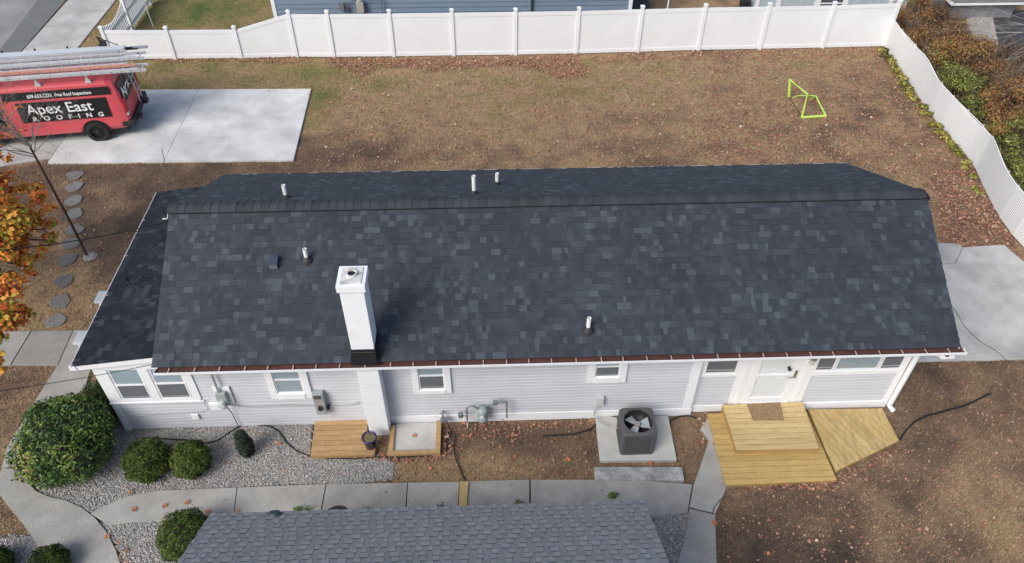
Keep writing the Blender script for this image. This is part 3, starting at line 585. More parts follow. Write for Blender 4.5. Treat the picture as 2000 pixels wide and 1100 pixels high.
o = MB().tube([(-6.9,13.28,3.95),(-6.95,13.25,3.82),(-7.06,13.25,3.80)], .014, 6).build('weatherhead', mat('pale_conduit', (.6,.6,.6), .5)); tag(o, 'small pale conduit fitting at the left ridge end', 'conduit')

# ------------------------------------------------------------------ wall-mounted equipment
em = empty('electric_meter', (-5.75, 10.48, .8)); tag(em, 'grey round electric meter on white board with conduit from eave', 'electric meter')
T = Matrix.Translation((5.75, -10.48, -.8))
def eb(mb, nm, mt, p, M=T, **k): return mb.xf(M).build(nm, mt, p, **k)
eb(MB().box(-5.93,-5.58,10.44,10.475,.93,1.48), 'backing_board', trimw, em, bevel=.004); eb(MB().box(-5.88,-5.66,10.33,10.44,.98,1.38), 'meter_box', greym, em, bevel=.02)
eb(MB().tube([(-5.78,10.33,1.1),(-5.78,10.22,1.1)], .075, 16), 'meter_glass', mat('meter_face', (.55,.6,.6), .25), em, bevel=.008); eb(MB().tube([(-5.80,10.39,1.38),(-5.80,10.40,2.36)], .026, 8), 'conduit', greym, em)
eb(MB().box(-6.14,-5.88,10.42,10.475,.74,.95), 'junction_box', trimw, em, bevel=.006); eb(MB().tube([(-5.76,10.36,.98),(-5.74,10.40,.8),(-5.72,10.43,.6),(-5.70,10.44,.02)], .009, 6), 'ground_wire', wirem, em)
ed = empty('disconnect_box', (-3.74, 10.48, .58)); tag(ed, 'grey electrical disconnect box with black lever right of window', 'electrical box')
T2 = Matrix.Translation((3.74, -10.48, -.58))
eb(MB().box(-3.86,-3.63,10.33,10.475,.58,1.27), 'cabinet', greym, ed, T2, bevel=.01); eb(MB().box(-3.825,-3.67,10.322,10.33,1.13,1.25), 'display', mat('dark_display', (.09,.085,.08), .4), ed, T2)
eb(MB().box(-3.79,-3.69,10.325,10.33,1.04,1.055).box(-3.80,-3.67,10.325,10.33,.93,.945), 'warning_label', mat('red_label', (.4,.08,.08), .6), ed, T2)
eb(MB().box(-3.78,-3.70,10.27,10.33,.78,.90), 'lever', blackm, ed, T2, bevel=.012); eb(MB().box(-3.62,-3.57,10.37,10.46,.68,.78), 'fitting', blackm, ed, T2, bevel=.01)
o = MB().tube([(-5.7,10.42,.92),(-5.5,10.45,.80),(-5.25,10.455,.765),(-4.8,10.455,.78),(-4.3,10.455,.77),(-3.88,10.45,.74)], .013, 6).tube([(-3.6,10.43,.73),(-3.3,10.45,.73),(-3.05,10.45,.76),(-2.92,10.46,.82)], .012, 6).tube([(-7.9,10.46,.55),(-7.82,10.46,.48),(-7.6,10.46,.55),(-6.4,10.46,.62),(-6.2,10.45,.75),(-6.28,10.455,1.1)], .006, 5).build('wall_conduit', greym)
tag(o, 'thin grey cable run along the siding between meter and box', 'cable')
o = MB().box(-6.64,-6.48,10.44,10.478,.38,.55).build('outlet_cover', trimw, bevel=.008); tag(o, 'small square white cover low on the siding under window', 'outlet')
o = empty('outdoor_outlet', (2.37,10.48,.53)); tag(o, 'small grey outlet box above the air conditioner pad with cable', 'outlet box'); T3 = Matrix.Translation((-2.37,-10.48,-.53))
eb(MB().box(2.29,2.45,10.38,10.478,.55,.82), 'box', mat('pale_grey_box', (.5,.53,.52), .5), o, T3, bevel=.008); eb(MB().tube([(2.38,10.42,.55),(2.28,10.40,.42),(2.26,10.36,.25),(2.36,10.2,.2),(2.55,10.05,.22),(2.74,10.0,.24)], .014, 6), 'cable', greym, o, T3)
gm_ = empty('gas_meter', (-.25,10.3,.3)); tag(gm_, 'grey gas meter with bent pipes at the foot of the wall', 'gas meter'); T4 = Matrix.Translation((.25,-10.3,-.3))
eb(MB().lathe([(0,0),(.11,0),(.135,.04),(.13,.12),(.10,.2),(.11,.24),(.12,.36),(.07,.40),(0,.40)], (-.24,10.3,.30), 18), 'meter_body', mat('meter_grey', (.30,.36,.36), .5, var=.1), gm_, T4, smooth=True)
eb(MB().tube([(-.24,10.16,.52),(-.24,10.19,.52)], .05, 14), 'dial', mat('dial_white', (.6,.62,.6), .4), gm_, T4)
eb(MB().tube([(-.58,10.28,-.05),(-.58,10.28,.32)], .018, 8), 'riser', mat('pale_pipe', (.5,.5,.46), .6), gm_, T4)
eb(MB().tube([(-.58,10.28,.30),(-.58,10.28,.72),(-.55,10.28,.79),(-.48,10.28,.82),(-.40,10.28,.80),(-.34,10.28,.72),(-.32,10.3,.66)], .019, 8), 'inlet_pipe', pipem, gm_, T4)
eb(MB().tube([(-.16,10.3,.66),(-.15,10.28,.80),(-.06,10.28,.86),(.05,10.28,.90),(.28,10.3,.90),(.30,10.3,.88),(.30,10.33,.30)], .021, 8).box(.0,.1,10.24,10.33,.86,.94), 'outlet_pipe', pipem, gm_, T4)
eb(MB().tube([(-.72,10.3,.42),(-.72,10.3,.52)], .06, 12).tube([(-.72,10.3,.46),(-.58,10.28,.46)], .02, 8), 'regulator', pipem, gm_, T4, bevel=.01)
fa = MB().tube([(-1.12,10.47,.42),(-1.12,10.36,.42),(-1.12,10.34,.34)], .022, 8).tube([(-1.19,10.36,.47),(-1.05,10.36,.47)], .015, 8).box(-1.17,-1.03,10.28,10.36,.22,.34).build('hose_faucet', pipem, bevel=.006); tag(fa, 'grey hose faucet on the white foundation beside framed slab', 'faucet')
o = MB().tube([G(x,y,z_) for x,y,z_ in ((872,820,.3),(878,838,.05),(872,860,.04),(871,885,.04),(880,842,.06),(889,850,.05),(886,875,.04),(890,895,.04),(898,915,.04),(906,935,.05),(908,945,.06))], .015, 6).build('garden_hose', wirem); tag(o, 'black garden hose from the faucet to the walkway timber', 'hose')
o = MB().tube([G(x,y,z_) for x,y,z_ in ((862,882,.05),(840,890,.04),(780,893,.04),(735,893,.04),(690,896,.04),(640,895,.04),(610,893,.04),(580,882,.04),(560,865,.04),(545,842,.04),(525,832,.04),(500,830,.04),(470,831,.04),(452,842,.04),(430,858,.04),(405,866,.04),(380,860,.05),(330,858,.05),(300,855,.05))], .017, 6).build('irrigation_hose', wirem); tag(o, 'long black irrigation hose winding over the gravel bed', 'hose')
o = MB().tube([G(x,y,.05) for x,y in ((1300,838),(1312,820),(1328,813),(1345,812))]+[Vector((4.6,10.35,.05))], .018, 6).build('refrigerant_line', wirem); tag(o, 'black insulated line from the right side of the air conditioner', 'pipe')
o = MB().tube([Vector((2.8,10.0,.2))]+[G(x,y,.06) for x,y in ((1205,812),(1185,818),(1165,829),(1150,840),(1120,848),(1060,852))], .018, 6).build('refrigerant_line', wirem); tag(o, 'black insulated line trailing left from the air conditioner over the lawn', 'pipe')
o = MB().tube([G(x,y,.05) for x,y in ((1758,858),(1770,840),(1785,825),(1810,812),(1850,802),(1885,792),(1915,778),(1935,768))], .02, 6).build('drain_hose', wirem); tag(o, 'black hose curving over the lawn right of the ramp', 'hose')
wl = empty('wall_lantern', (6.80,10.56,1.95)); tag(wl, 'small clear glass wall lantern right of the white door', 'wall lamp'); T5 = Matrix.Translation((-6.80,-10.56,-1.95))
eb(MB().box(6.74,6.86,10.53,10.56,1.85,2.05).tube([(6.8,10.55,2.0),(6.8,10.46,2.05),(6.8,10.44,2.0)], .012), 'bracket', mat('pewter', (.2,.19,.17), .4, metal=.6), wl, T5)
eb(MB().lathe([(.02,.0),(.07,.02),(.075,.17),(.03,.22)], (6.8,10.42,1.78), 6), 'lantern_glass', mat('lantern_glass', (.6,.58,.5), .1, alpha=.6), wl, T5); eb(MB().lathe([(.085,.17),(.04,.23),(0,.26)], (6.8,10.42,1.78), 6), 'lantern_cap', MATS['pewter'], wl, T5)

# ------------------------------------------------------------------ air conditioner on its pad
acp = MB().prism(Gp([(1163,815),(1172,900),(1322,898),(1305,812)], .08), -.05, .08).build('equipment_pad', mat('cream_concrete', (.50,.50,.47), .85, var=.12, vscale=2, speck=(60,.08), c2=(.43,.43,.41)), bevel=.01); tag(acp, kind='structure')
SLABS.append(Gp([(1163,815),(1172,900),(1322,898),(1305,812)], .08))
ac = empty('air_conditioner', (3.1, 9.76, .08)); tag(ac, 'dark grey outdoor air conditioner condenser with exposed top fan', 'air conditioner')
def rrect(hx, hy, r, n=5):
    o = []
    for cx, cy, a0 in ((hx-r,hy-r,0),(-hx+r,hy-r,90),(-hx+r,-hy+r,180),(hx-r,-hy+r,270)):
        for k in range(n+1): a_ = R(a0+90*k/n); o.append((cx+r*math.cos(a_), cy+r*math.sin(a_)))
    return o
hx, hy, hh = .37, .36, .74
def ring(o_, i_, z0, z1):
    n = len(o_); v = [(x_, y_, z) for P_, z in ((o_, z0), (o_, z1), (i_, z1), (i_, z0)) for x_, y_ in P_]
    return MB().add(v, [(a_*n+q_, a_*n+(q_+1) % n, ((a_+1) % 4)*n+(q_+1) % n, ((a_+1) % 4)*n+q_) for a_ in range(4) for q_ in range(n)])
ring(rrect(hx-.03, hy-.03, .06), rrect(hx-.05, hy-.05, .05), 0.02, hh-.05).build('body', acg, ac)
MB().prism(rrect(hx, hy, .07), 0.0, .05).build('base_pan', acm, ac, bevel=.008)
# louvred sides
for k in range(9): ring(rrect(hx-.012, hy-.012, .07), rrect(hx-.035, hy-.035, .06), .09+k*.066, .09+k*.066+.03).build('louvre', mat('grille_rib', (.085,.085,.09), .55), ac)
for sx in (-1, 1):
    for sy in (-1, 1): MB().box(min(sx*(hx-.12), sx*(hx-.005)), max(sx*(hx-.12), sx*(hx-.005)), min(sy*(hy-.12), sy*(hy-.005)), max(sy*(hy-.12), sy*(hy-.005)), .05, hh-.04).build('corner_post', acm, ac, bevel=.03)
MB().box(-.23,.23,-.357,-.35,.08,.68).build('access_panel', mat('panel_steel', (.07,.07,.075), .55), ac, bevel=.004)
# top with round opening
m = MB(); outer = []; cir = []; rc = .09
for q_ in range(64):
    a_ = q_*2*math.pi/64; c_, s_ = math.cos(a_), math.sin(a_); ox, oy = hx+.005, hy+.005
    k_ = 1/((abs(c_)/ox)**7+(abs(s_)/oy)**7)**(1/7); outer.append((c_*k_, s_*k_)); cir.append((.31*c_, .31*s_))
n = 64
v = [(x_, y_, hh-.07) for x_, y_ in outer]+[(x_, y_, hh-.015) for x_, y_ in outer]+[(x_*.965, y_*.965, hh) for x_, y_ in outer]+[(x_, y_, hh+.012) for x_, y_ in cir]+[(x_*.985, y_*.985, hh-.03) for x_, y_ in cir]
f = [(r0*n+i, r0*n+(i+1) % n, (r0+1)*n+(i+1) % n, (r0+1)*n+i) for r0 in range(4) for i in range(n)]
m.add(v, f).build('top_cover', acm, ac)
MB().lathe([(.301,.012),(.301,-.24),(0,-.24)], (0,0,hh-.04), 40).build('fan_well', blackm, ac, smooth=True)
fan = MB().lathe([(0,.05),(.055,.05),(.068,.03),(.068,-.06)], (0,0,hh-.13), 16).build('fan_hub', mat('fan_motor', (.26,.25,.25), .5), ac)
for k, a0 in enumerate((10, 130, 235)):
    a_ = R(a0); bl = MB().add([(.06,-.06,0),(.26,-.12,-.03),(.27,.13,.05),(.06,.06,.03)], [(0,1,2,3)]).xf(Matrix.Translation((0,0,hh-.16))@Matrix.Rotation(a_, 4, 'Z')).build('fan_blade', mat('fan_blade_metal', (.42,.47,.50), .35, metal=.2), ac)
for k in range(4):
    a_ = R(45+90*k); MB().tube([(.05*math.cos(a_), .05*math.sin(a_), hh-.02), (.29*math.cos(a_), .29*math.sin(a_), hh-.01)], .0025, 4).build('fan_guard_rod', blackm, ac)
curb = MB().prism(Gp([(1161,914),(1332,914),(1336,940),(1161,938)], .06), -.05, .10).build('concrete_block', mat('stained_concrete', (.25,.25,.245), .9, var=.35, vscale=5, speck=(30,.3), c2=(.42,.42,.41)), bevel=.01); tag(curb, 'stained concrete step block between the pad and walkway', 'concrete block')
o = MB().prism(Gp([(898,940),(915,940),(911,1000),(895,1000)], .1), .052, .10).build('timber_beam', pineY, bevel=.006); tag(o, 'single new pine timber laid across the walkway', 'timber')

# ------------------------------------------------------------------ wooden platforms
def platform(name, lab, cat, poly, z, m, dirv, pw=.14, th=.035, skirt=True, skm=None):
    c = (sum(p[0] for p in poly)/len(poly), sum(p[1] for p in poly)/len(poly)); root = empty(name, (c[0], c[1], 0)); tag(root, lab, cat)
    P_ = [(p[0]-c[0], p[1]-c[1]) for p in poly]; d = Vector((dirv[0], dirv[1])).normalized(); nn = Vector((-d.y, d.x))
    s_ = [nn.x*p[0]+nn.y*p[1] for p in P_]; a_ = min(s_); b_ = max(s_); nb = max(1, round((b_-a_)/pw)); pw = (b_-a_)/nb
    for i in range(nb):
        q = clip(P_, nn.x, nn.y, a_+(i+1)*pw-.005); q = clip(q, -nn.x, -nn.y, -(a_+i*pw+.005))
        if len(q) > 2: MB().prism(q, z-th, z+random.uniform(-.0015, .0015)).build('plank', m, root, bevel=.004)
    inset = [(p[0]*.99, p[1]*.99) for p in P_]
    n = len(inset); ccw = sum(inset[i][0]*inset[(i+1) % n][1]-inset[(i+1) % n][0]*inset[i][1] for i in range(n)) > 0
    for i in range(n):
        p, q = Vector(inset[i]), Vector(inset[(i+1) % n]); dd = (q-p).normalized(); nx = Vector((-dd.y, dd.x))*(.03 if ccw else -.03)
        MB().prism([tuple(p), tuple(q), tuple(q+nx), tuple(p+nx)], 0, z-th-.002).build('joist', skm or mat('skirt_pine', (.36,.24,.09), .7, var=.15, vscale=4), root)
    return root
platform('lower_step', 'wide lower pine step platform below the white door', 'wooden step', [(4.86,10.42),(4.84,8.57),(7.22,8.62),(7.14,10.42)], .12, pineL, (1,.0))
platform('upper_step', 'upper pine step platform carrying the door mat', 'wooden step', [(5.2,10.52),(5.22,9.32),(7.02,9.29),(7.04,10.54)], .30, pine, (1,.0))
platform('corner_ramp', 'angled pine platform right of the door steps', 'wooden platform', [(7.2,10.46),(8.9,10.43),(8.93,9.55),(7.28,8.83),(7.24,9.4)], .12, pineY, (.42,-.9))
platform('side_platform', 'small low brownish deck left of the chimney base', 'wooden platform', [(-4.0,10.5),(-2.82,10.5),(-2.80,9.95),(-2.57,9.9),(-2.59,9.56),(-3.96,9.56)], .14, pineO, (1,.0))
m = mat('door_mat_fibre', (.36,.24,.12), .95, var=.4, vscale=40, bump=.8, bscale=90, c2=(.22,.15,.09)); o = MB().prism([(5.75,10.5),(6.52,10.53),(6.46,10.04),(5.78,10.06)], .303, .32).build('door_mat', m); tag(o, 'speckled tan fibre door mat on the upper step', 'door mat')
fr = empty('framed_slab', (-1.74, 9.95, 0)); tag(fr, 'concrete slab framed by pine boards beside the chimney base', 'framed slab')
T6 = Matrix.Translation((1.74,-9.95,0))
eb(MB().box(-2.2,-1.28,9.68,10.42,-.05,.06), 'slab', conr, fr, T6); eb(MB().box(-2.3,-2.2,9.66,10.34,0,.13), 'board', pineO, fr, T6, bevel=.004); eb(MB().box(-2.3,-1.17,9.56,9.658,0,.13), 'board', pineO, fr, T6, bevel=.004); eb(MB().box(-1.278,-1.17,9.66,10.42,0,.13), 'board', pineO, fr, T6, bevel=.004)
SLABS.append([(-2.3,9.56),(-1.17,9.56),(-1.17,10.45),(-2.3,10.45)])
pt = empty('flower_pot', (-2.68, 9.78, .14)); tag(pt, 'cobalt blue glazed plant pot on the small deck corner', 'plant pot')
blue = mat('blue_glaze', (.018,.022,.10), .2, spec=.6, var=.2, vscale=10)
MB().lathe([(0,0),(.10,0),(.115,.02),(.15,.30),(.165,.31),(.165,.345),(.145,.345),(.135,.30)], (0,0,0), 24).build('pot', blue, pt, smooth=True)
MB().lathe([(.137,.305),(.06,.315),(0,.31)], (0,0,0), 16).build('potting_soil', mat('potting_mix', (.2,.16,.10), .95, var=.6, vscale=45, bump=1, bscale=60), pt)
n = 60; m = MB()
for i in range(n):
    a_ = random.uniform(0, 6.28); r_ = random.uniform(.02, .13); x_, y_ = r_*math.cos(a_), r_*math.sin(a_); m.tube([(x_, y_, .31), (x_+random.uniform(-.04,.04), y_+random.uniform(-.04,.04), .36)], .003, 3)
m.build('dried_plant', mat('straw', (.4,.32,.16), .9), pt)['kind'] = 'stuff'

# ------------------------------------------------------------------ neighbour garage (grey roof, near)
gar = empty('garage', (-1.2, 4.9, 0)); tag(gar, 'low outbuilding with light grey dimensional shingle roof nearest viewer', 'garage')
GT_ = Matrix.Translation((1.2, -4.9, 0)); GS = .60; gz0 = 2.3; gxl, gxr = -4.9, 2.6; ge, gr = 6.98, 4.9; gzr = gz0+GS*(ge-gr)
gsec = [(3.1,0),(6.72,0),(6.72,2.42),(4.9,3.46),(3.1,2.42)]
MB().add([(x, y, z) for x in (gxl+.2, gxr-.2) for y, z in gsec], [(0,1,2,3,4),(9,8,7,6,5)]+[(i, 5+i, 5+(i+1) % 5, (i+1) % 5) for i in range(5)]).xf(GT_).build('wall', sidm, gar)
quad_prism([(gxr, ge, gz0-.01), (gxl, ge, gz0-.01), (gxl, gr, gzr-.01), (gxr, gr, gzr-.01)]).xf(GT_).build('roof_deck', under, gar)
quad_prism([(gxl, 2.82, gz0-.01), (gxr, 2.82, gz0-.01), (gxr, gr, gzr-.01), (gxl, gr, gzr-.01)]).xf(GT_).build('roof_deck', under, gar)
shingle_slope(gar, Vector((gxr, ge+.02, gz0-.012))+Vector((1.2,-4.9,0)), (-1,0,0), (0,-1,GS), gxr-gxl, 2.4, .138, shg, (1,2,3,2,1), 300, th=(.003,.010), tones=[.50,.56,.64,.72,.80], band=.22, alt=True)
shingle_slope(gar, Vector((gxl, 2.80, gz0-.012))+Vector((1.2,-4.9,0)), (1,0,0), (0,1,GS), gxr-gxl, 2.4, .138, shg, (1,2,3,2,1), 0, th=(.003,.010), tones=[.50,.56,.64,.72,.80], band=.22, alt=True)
MB().box(gxl, gxr, ge-.03, ge-.005, gz0-.16, gz0-.03).box(gxl, gxr, 6.72, ge-.03, gz0-.16, gz0-.13).xf(GT_).build('fascia', trimw, gar)
p = Vector((-3.78, 6.93, 2.35)); m = MB().lathe([(0,.05),(.06,.05),(.10,.035),(.12,0),(.125,-.02)], (0,0,0), 16).xf(Matrix.Translation(p+Vector((1.2,-4.9,0)))@Matrix.Rotation(R(-30), 4, 'X')@Matrix.Scale(.75, 4, (0,1,0))); m.build('roof_vent', mat('slate_cap', (.035,.05,.065), .45), gar, smooth=True)
tb = empty('trash_bin', (-3.02, 7.62, 0)); tag(tb, 'black round bin mostly hidden behind the grey roof edge', 'bin')
MB().lathe([(0,0),(.2,0),(.25,.85),(.27,.86),(.27,.9)], (0,0,0), 24).build('barrel', blackm, tb, smooth=False); MB().lathe([(.275,.9),(.27,.94),(.15,.985),(0,1.0)], (0,0,0), 24).build('lid', blackm, tb, smooth=True)

# ------------------------------------------------------------------ entry piers at the porch
for i, yy in enumerate((13.80, 12.44)):
    pr = empty('porch_pier', (-9.55, yy, 0)); tag(pr, ['white capped entry pier at the upper left of the porch roof', 'white capped entry pier by the end of the front walk'][i], 'pier')
    MB().box(-.14,.14,-.19,.19,.93,1.0).build('cap', trimw, pr, bevel=.008); MB().box(-.10,.10,-.12,.12,0,.925).build('shaft', trimw, pr, bevel=.008)
MB().box(-9.4,-8.2,12.0,14.2,0,.16).build('porch_stoop', conr); tag(bpy.data.objects['porch_stoop'], 'low concrete stoop between the two white piers', 'stoop')

# ------------------------------------------------------------------ white vinyl fence
fence = empty('vinyl_fence', (0, 28, 0)); tag(fence, 'long white vinyl privacy fence across the back yard', 'fence')
FP = [(-14.42,28.05,1.27),(-12.0,27.98,1.27),(-9.45,27.95,1.27),(-7.32,28.0,1.83),(-5.88,27.95,1.83),(-3.56,27.93,1.83),(-1.22,27.93,1.83),(1.18,27.93,1.83),(3.58,27.95,1.83),(6.0,28.02,1.83),(8.43,28.1,1.83),(10.9,28.12,1.83),(13.42,28.15,1.83),(15.95,28.2,1.86)]
for x, y, h in FP:
    y -= 28; MB().box(x-.063, x+.063, y-.063, y+.063, 0, h+.02).build('post', white, fence); MB().add([(x-.08,y-.08,h+.02),(x+.08,y-.08,h+.02),(x+.08,y+.08,h+.02),(x-.08,y+.08,h+.02),(x-.08,y-.08,h+.05),(x+.08,y-.08,h+.05),(x+.08,y+.08,h+.05),(x-.08,y+.08,h+.05),(x,y,h+.09)], [(0,3,2,1),(0,1,5,4),(1,2,6,5),(2,3,7,6),(3,0,4,7),(4,5,8),(5,6,8),(6,7,8),(7,4,8)]).build('post_cap', white, fence)
for i in range(len(FP)-1):
    (x0, y0, h0), (x1, y1, h1) = FP[i], FP[i+1]; y0 -= 28; y1 -= 28; x0 += .064; x1 -= .064
    ha, hb_ = (h0-.1, h1-.1)
    def strip(za0, za1, zb0, zb1, t): return MB().add([(x0,y0-t,za0),(x1,y1-t,zb0),(x1,y1+t,zb0),(x0,y0+t,za0),(x0,y0-t,za1),(x1,y1-t,zb1),(x1,y1+t,zb1),(x0,y0+t,za1)], [(0,3,2,1),(4,5,6,7),(0,1,5,4),(1,2,6,5),(2,3,7,6),(3,0,4,7)])
    m = MB(); nbd = 15
    for k in range(nbd):
        a_, b_ = k/nbd, (k+1)/nbd; xa, xb = x0+(x1-x0)*a_+.0004, x0+(x1-x0)*b_-.0008; ya, yb = y0+(y1-y0)*a_, y0+(y1-y0)*b_; z1a, z1b = ha+(hb_-ha)*a_-.12, ha+(hb_-ha)*b_-.12
        m.add([(xa,ya-.012,.12),(xb,yb-.012,.12),(xb,yb+.012,.12),(xa,ya+.012,.12),(xa,ya-.012,z1a),(xb,yb-.012,z1b),(xb,yb+.012,z1b),(xa,ya+.012,z1a)], [(0,3,2,1),(4,5,6,7),(0,1,5,4),(1,2,6,5),(2,3,7,6),(3,0,4,7)])
    m.build('panel', white, fence); strip(ha-.14, ha, hb_-.14, hb_, .028).build('top_rail', white, fence); strip(.03, .17, .03, .17, .028).build('bottom_rail', white, fence)
# picket fence running back from the corner
pf = empty('picket_fence', (-14.45, 28.05, 0)); tag(pf, 'white picket fence with scalloped top beside the sidewalk', 'fence')
pkt = {}
for i in range(36):
    t = i/35; y = .16+t*4.9; s_ = (y % 2.45)/2.45; h = round(1.28-.30*math.sin(math.pi*s_), 2)
    if h not in pkt: pkt[h] = MB().add([(-.012,-.042,.06),(.012,-.042,.06),(.012,.042,.06),(-.012,.042,.06),(-.012,-.042,h),(.012,-.042,h),(.012,.042,h),(-.012,.042,h),(-.012,0,h+.05),(.012,0,h+.05)], [(0,1,5,4),(1,2,6,9,5),(2,3,7,6),(3,0,4,8,7),(4,5,9,8),(6,7,8,9)]).mesh('picket', white)
    if abs(y-2.45) > .1: inst('picket', pkt[h], pf, (0, y, 0))
for y in (2.45, 4.95): MB().box(-.06,.06,y-.06,y+.06,0,1.33).build('post', white, pf)
for z in (.2, .75): MB().box(-.045,-.014,.06,4.9,z,z+.09).build('rail', white, pf)
o = MB().tube([G(300,54,.0), G(283,8,.9)], .02, 6).build('guy_post', mat('pale_metal', (.5,.52,.5), .5)); tag(o, 'pale leaning metal pole on the neighbour lawn', 'pole')

# ------------------------------------------------------------------ white mesh fence on the right
FR = [(15.95,28.15),(15.86,27.2),(15.82,26.0),(15.68,24.4),(15.6,23.2),(15.58,22.3),(15.62,21.4),(15.66,20.5),(15.62,19.8),(15.42,18.9),(15.26,18.0),(15.16,17.3),(15.12,16.5),(15.17,15.9),(15.3,15.0),(15.45,13.8),(15.55,12.5)]
mf = empty('mesh_fence', (15.6, 22, 0)); tag(mf, 'long sagging white plastic slatted mesh fence down the right side', 'fence')
def along(P_, st):
    out = []
    for i in range(len(P_)-1):
        a_, b_ = Vector(P_[i]), Vector(P_[i+1]); L = (b_-a_).length; n = max(1, int(L/st))
        out += [a_.lerp(b_, k/n) for k in range(n)]
    return out+[Vector(P_[-1])]
pts = along(FR, .062); wh2 = mat('white_plastic_mesh', (.86,.87,.87), .5)
def lean(p, z): 
    return Vector((p.x-15.6+.03*math.sin(p.y*1.3)*z, p.y-22, z))
tops = [1.17+.05*math.sin(p.y*1.1)+.04*math.sin(p.y*2.3+1) for p in pts]
m = MB()
for i in range(len(pts)-1):
    p, q = pts[i], pts[i+1]; a_ = p.lerp(q, .10); b_ = p.lerp(q, .83)
    m.add([lean(a_, .03), lean(b_, .03), lean(b_, tops[i]), lean(a_, tops[i])], [(0,1,2,3)])
o = m.build('upright_slats', wh2, mf); o['kind'] = 'stuff'
m = MB()
for k in range(19):
    z = .04+k*.062
    for i in range(0, len(pts)-1):
        p, q = pts[i], pts[i+1]; off = Vector((-.006, 0, 0)); m.add([lean(p, z)+off, lean(q, z)+off, lean(q, z+.041)+off, lean(p, z+.041)+off], [(0,1,2,3)])
o = m.build('cross_strands', wh2, mf); o['kind'] = 'stuff'
MB().tube([lean(p, t_+.01) for p, t_ in zip(pts[::4], tops[::4])], .016, 6).build('top_rail', wh2, mf)
for p in along(FR, 2.3)[::1]: 
    MB().tube([lean(p, 0)+Vector((.05,0,0)), lean(p, 1.2)+Vector((.05,0,0))], .025, 6).build('post', MATS['pale_metal'], mf)

# ------------------------------------------------------------------ neighbour house behind the fence
nh = empty('blue_house', (-1.2, 31, 0)); tag(nh, 'blue sided house right behind the white vinyl fence', 'house'); NT = Matrix.Translation((1.2,-31,0))
bls = mat('blue_siding', (.17,.235,.31), .6, var=.06, vscale=1.2, rnd=.03); NX0, NX1, NY = -8.6, 6.1, 30.6
MB().box(NX0, NX1, NY, NY+8, 0, 3.0).xf(NT).build('wall', bls, nh)
bm_ = MB().add([(0,0,0),(NX1-NX0-.3,0,0),(NX1-NX0-.3,-.035,0),(0,-.035,0),(0,0,.196),(NX1-NX0-.3,0,.196),(NX1-NX0-.3,-.006,.196),(0,-.006,.196)], [(0,1,2,3),(4,7,6,5),(3,2,6,7),(0,3,7,4),(1,5,6,2)]).mesh('siding_board', bls)
for k in range(14): inst('siding_board', bm_, nh, (NX0+.15+1.2, NY-31, .2+.2*k))
MB().box(NX0, NX0+.15, NY-.05, NY, 0, 3).xf(NT).build('corner_trim', trimw, nh); MB().box(NX1-.15, NX1, NY-.05, NY, 0, 3).xf(NT).build('corner_trim', trimw, nh)
MB().box(1.92, 1.99, NY-.12, NY-.045, 0, 3).xf(NT).build('downspout', mat('dark_downspout', (.03,.035,.045), .5), nh)
MB().add([(NX0-.4,NY-.5,2.9),(NX1+.4,NY-.5,2.9),(NX1+.4,NY+4,4.6),(NX0-.4,NY+4,4.6),(NX1+.4,NY+8.5,2.9),(NX0-.4,NY+8.5,2.9)], [(0,1,2,3),(3,2,4,5),(0,3,5),(1,4,2)]).xf(NT).build('roof', shm, nh)
g2 = empty('neighbour_gas_meter', (-5.0, 30.4, .9)); tag(g2, 'small gas meter on the blue wall above the fence', 'gas meter')
MB().box(-.15,.15,-.1,.1,-.2,.25).lathe([(.1,.25),(.12,.32),(0,.36)], (0,0,0), 12).build('meter_body', mat('tan_meter', (.38,.36,.33), .6), g2, bevel=.03)
MB().tube([(-.55,0,-.9),(-.55,0,.3),(-.3,0,.36),(-.1,0,.3)], .03, 6).tube([(.1,0,.3),(.3,0,.4),(.85,0,.4),(.85,0,-.9)], .03, 6).box(-.85,-.65,-.08,.08,-.1,.2).build('pipes', pipem, g2)
# pale shed right of it
sh = empty('garden_shed', (13.8, 33, 0)); tag(sh, 'pale blue white shed with dark window behind the fence', 'shed'); ST = Matrix.Translation((-13.8,-33,0))
pal = mat('pale_blue_siding', (.42,.5,.55), .6, var=.05, rnd=.03)
MB().box(11.6, 18.2, 31.6, 35, 0, 2.3).xf(ST).build('wall', pal, sh)
vb = MB().box(0,.29,-.02,0,0,2.3).mesh('siding_panel', pal)
for k in range(22): inst('siding_panel', vb, sh, (11.62+.3*k-13.8, -1.4, 0))
for a_, b_ in ((11.58,11.75),(12.5,12.68),(14.15,14.4),(15.35,15.6),(17.4,17.6)): MB().box(a_,b_,31.55,31.6,0,2.3).xf(ST).build('trim_board', trimw, sh)
MB().box(14.4,15.35,31.55,31.57,.2,2.0).xf(ST).build('pane', pane_d, sh); MB().box(14.4,15.35,31.53,31.55,.75,.8).box(14.4,15.35,31.53,31.55,.3,.35).xf(ST).build('window_bar', trimw, sh)
MB().add([(11.3,31.2,2.25),(18.5,31.2,2.25),(18.5,33.3,3.1),(11.3,33.3,3.1),(18.5,35.4,2.25),(11.3,35.4,2.25)], [(0,1,2,3),(3,2,4,5),(0,3,5),(1,4,2)]).xf(ST).build('roof', shm, sh)
o = MB().lathe([(0,0),(.22,0),(.24,.35),(.1,.38),(0,.38)], (0,0,0), 16).build('black_tub', blackm); o.location = (11.25, 31.9, 0); tag(o, 'small black round object at the pale shed corner', 'tub')
o = MB().lathe([(0,1.0),(.12,1.0),(.12,1.2),(0,1.22)], (0,0,0), 14).tube([(0,0,0),(0,0,1.0)], .03, 6).build('white_bucket', white); o.location = (7.35, 29.6, .5); tag(o, 'white bucket top showing above the fence', 'bucket')
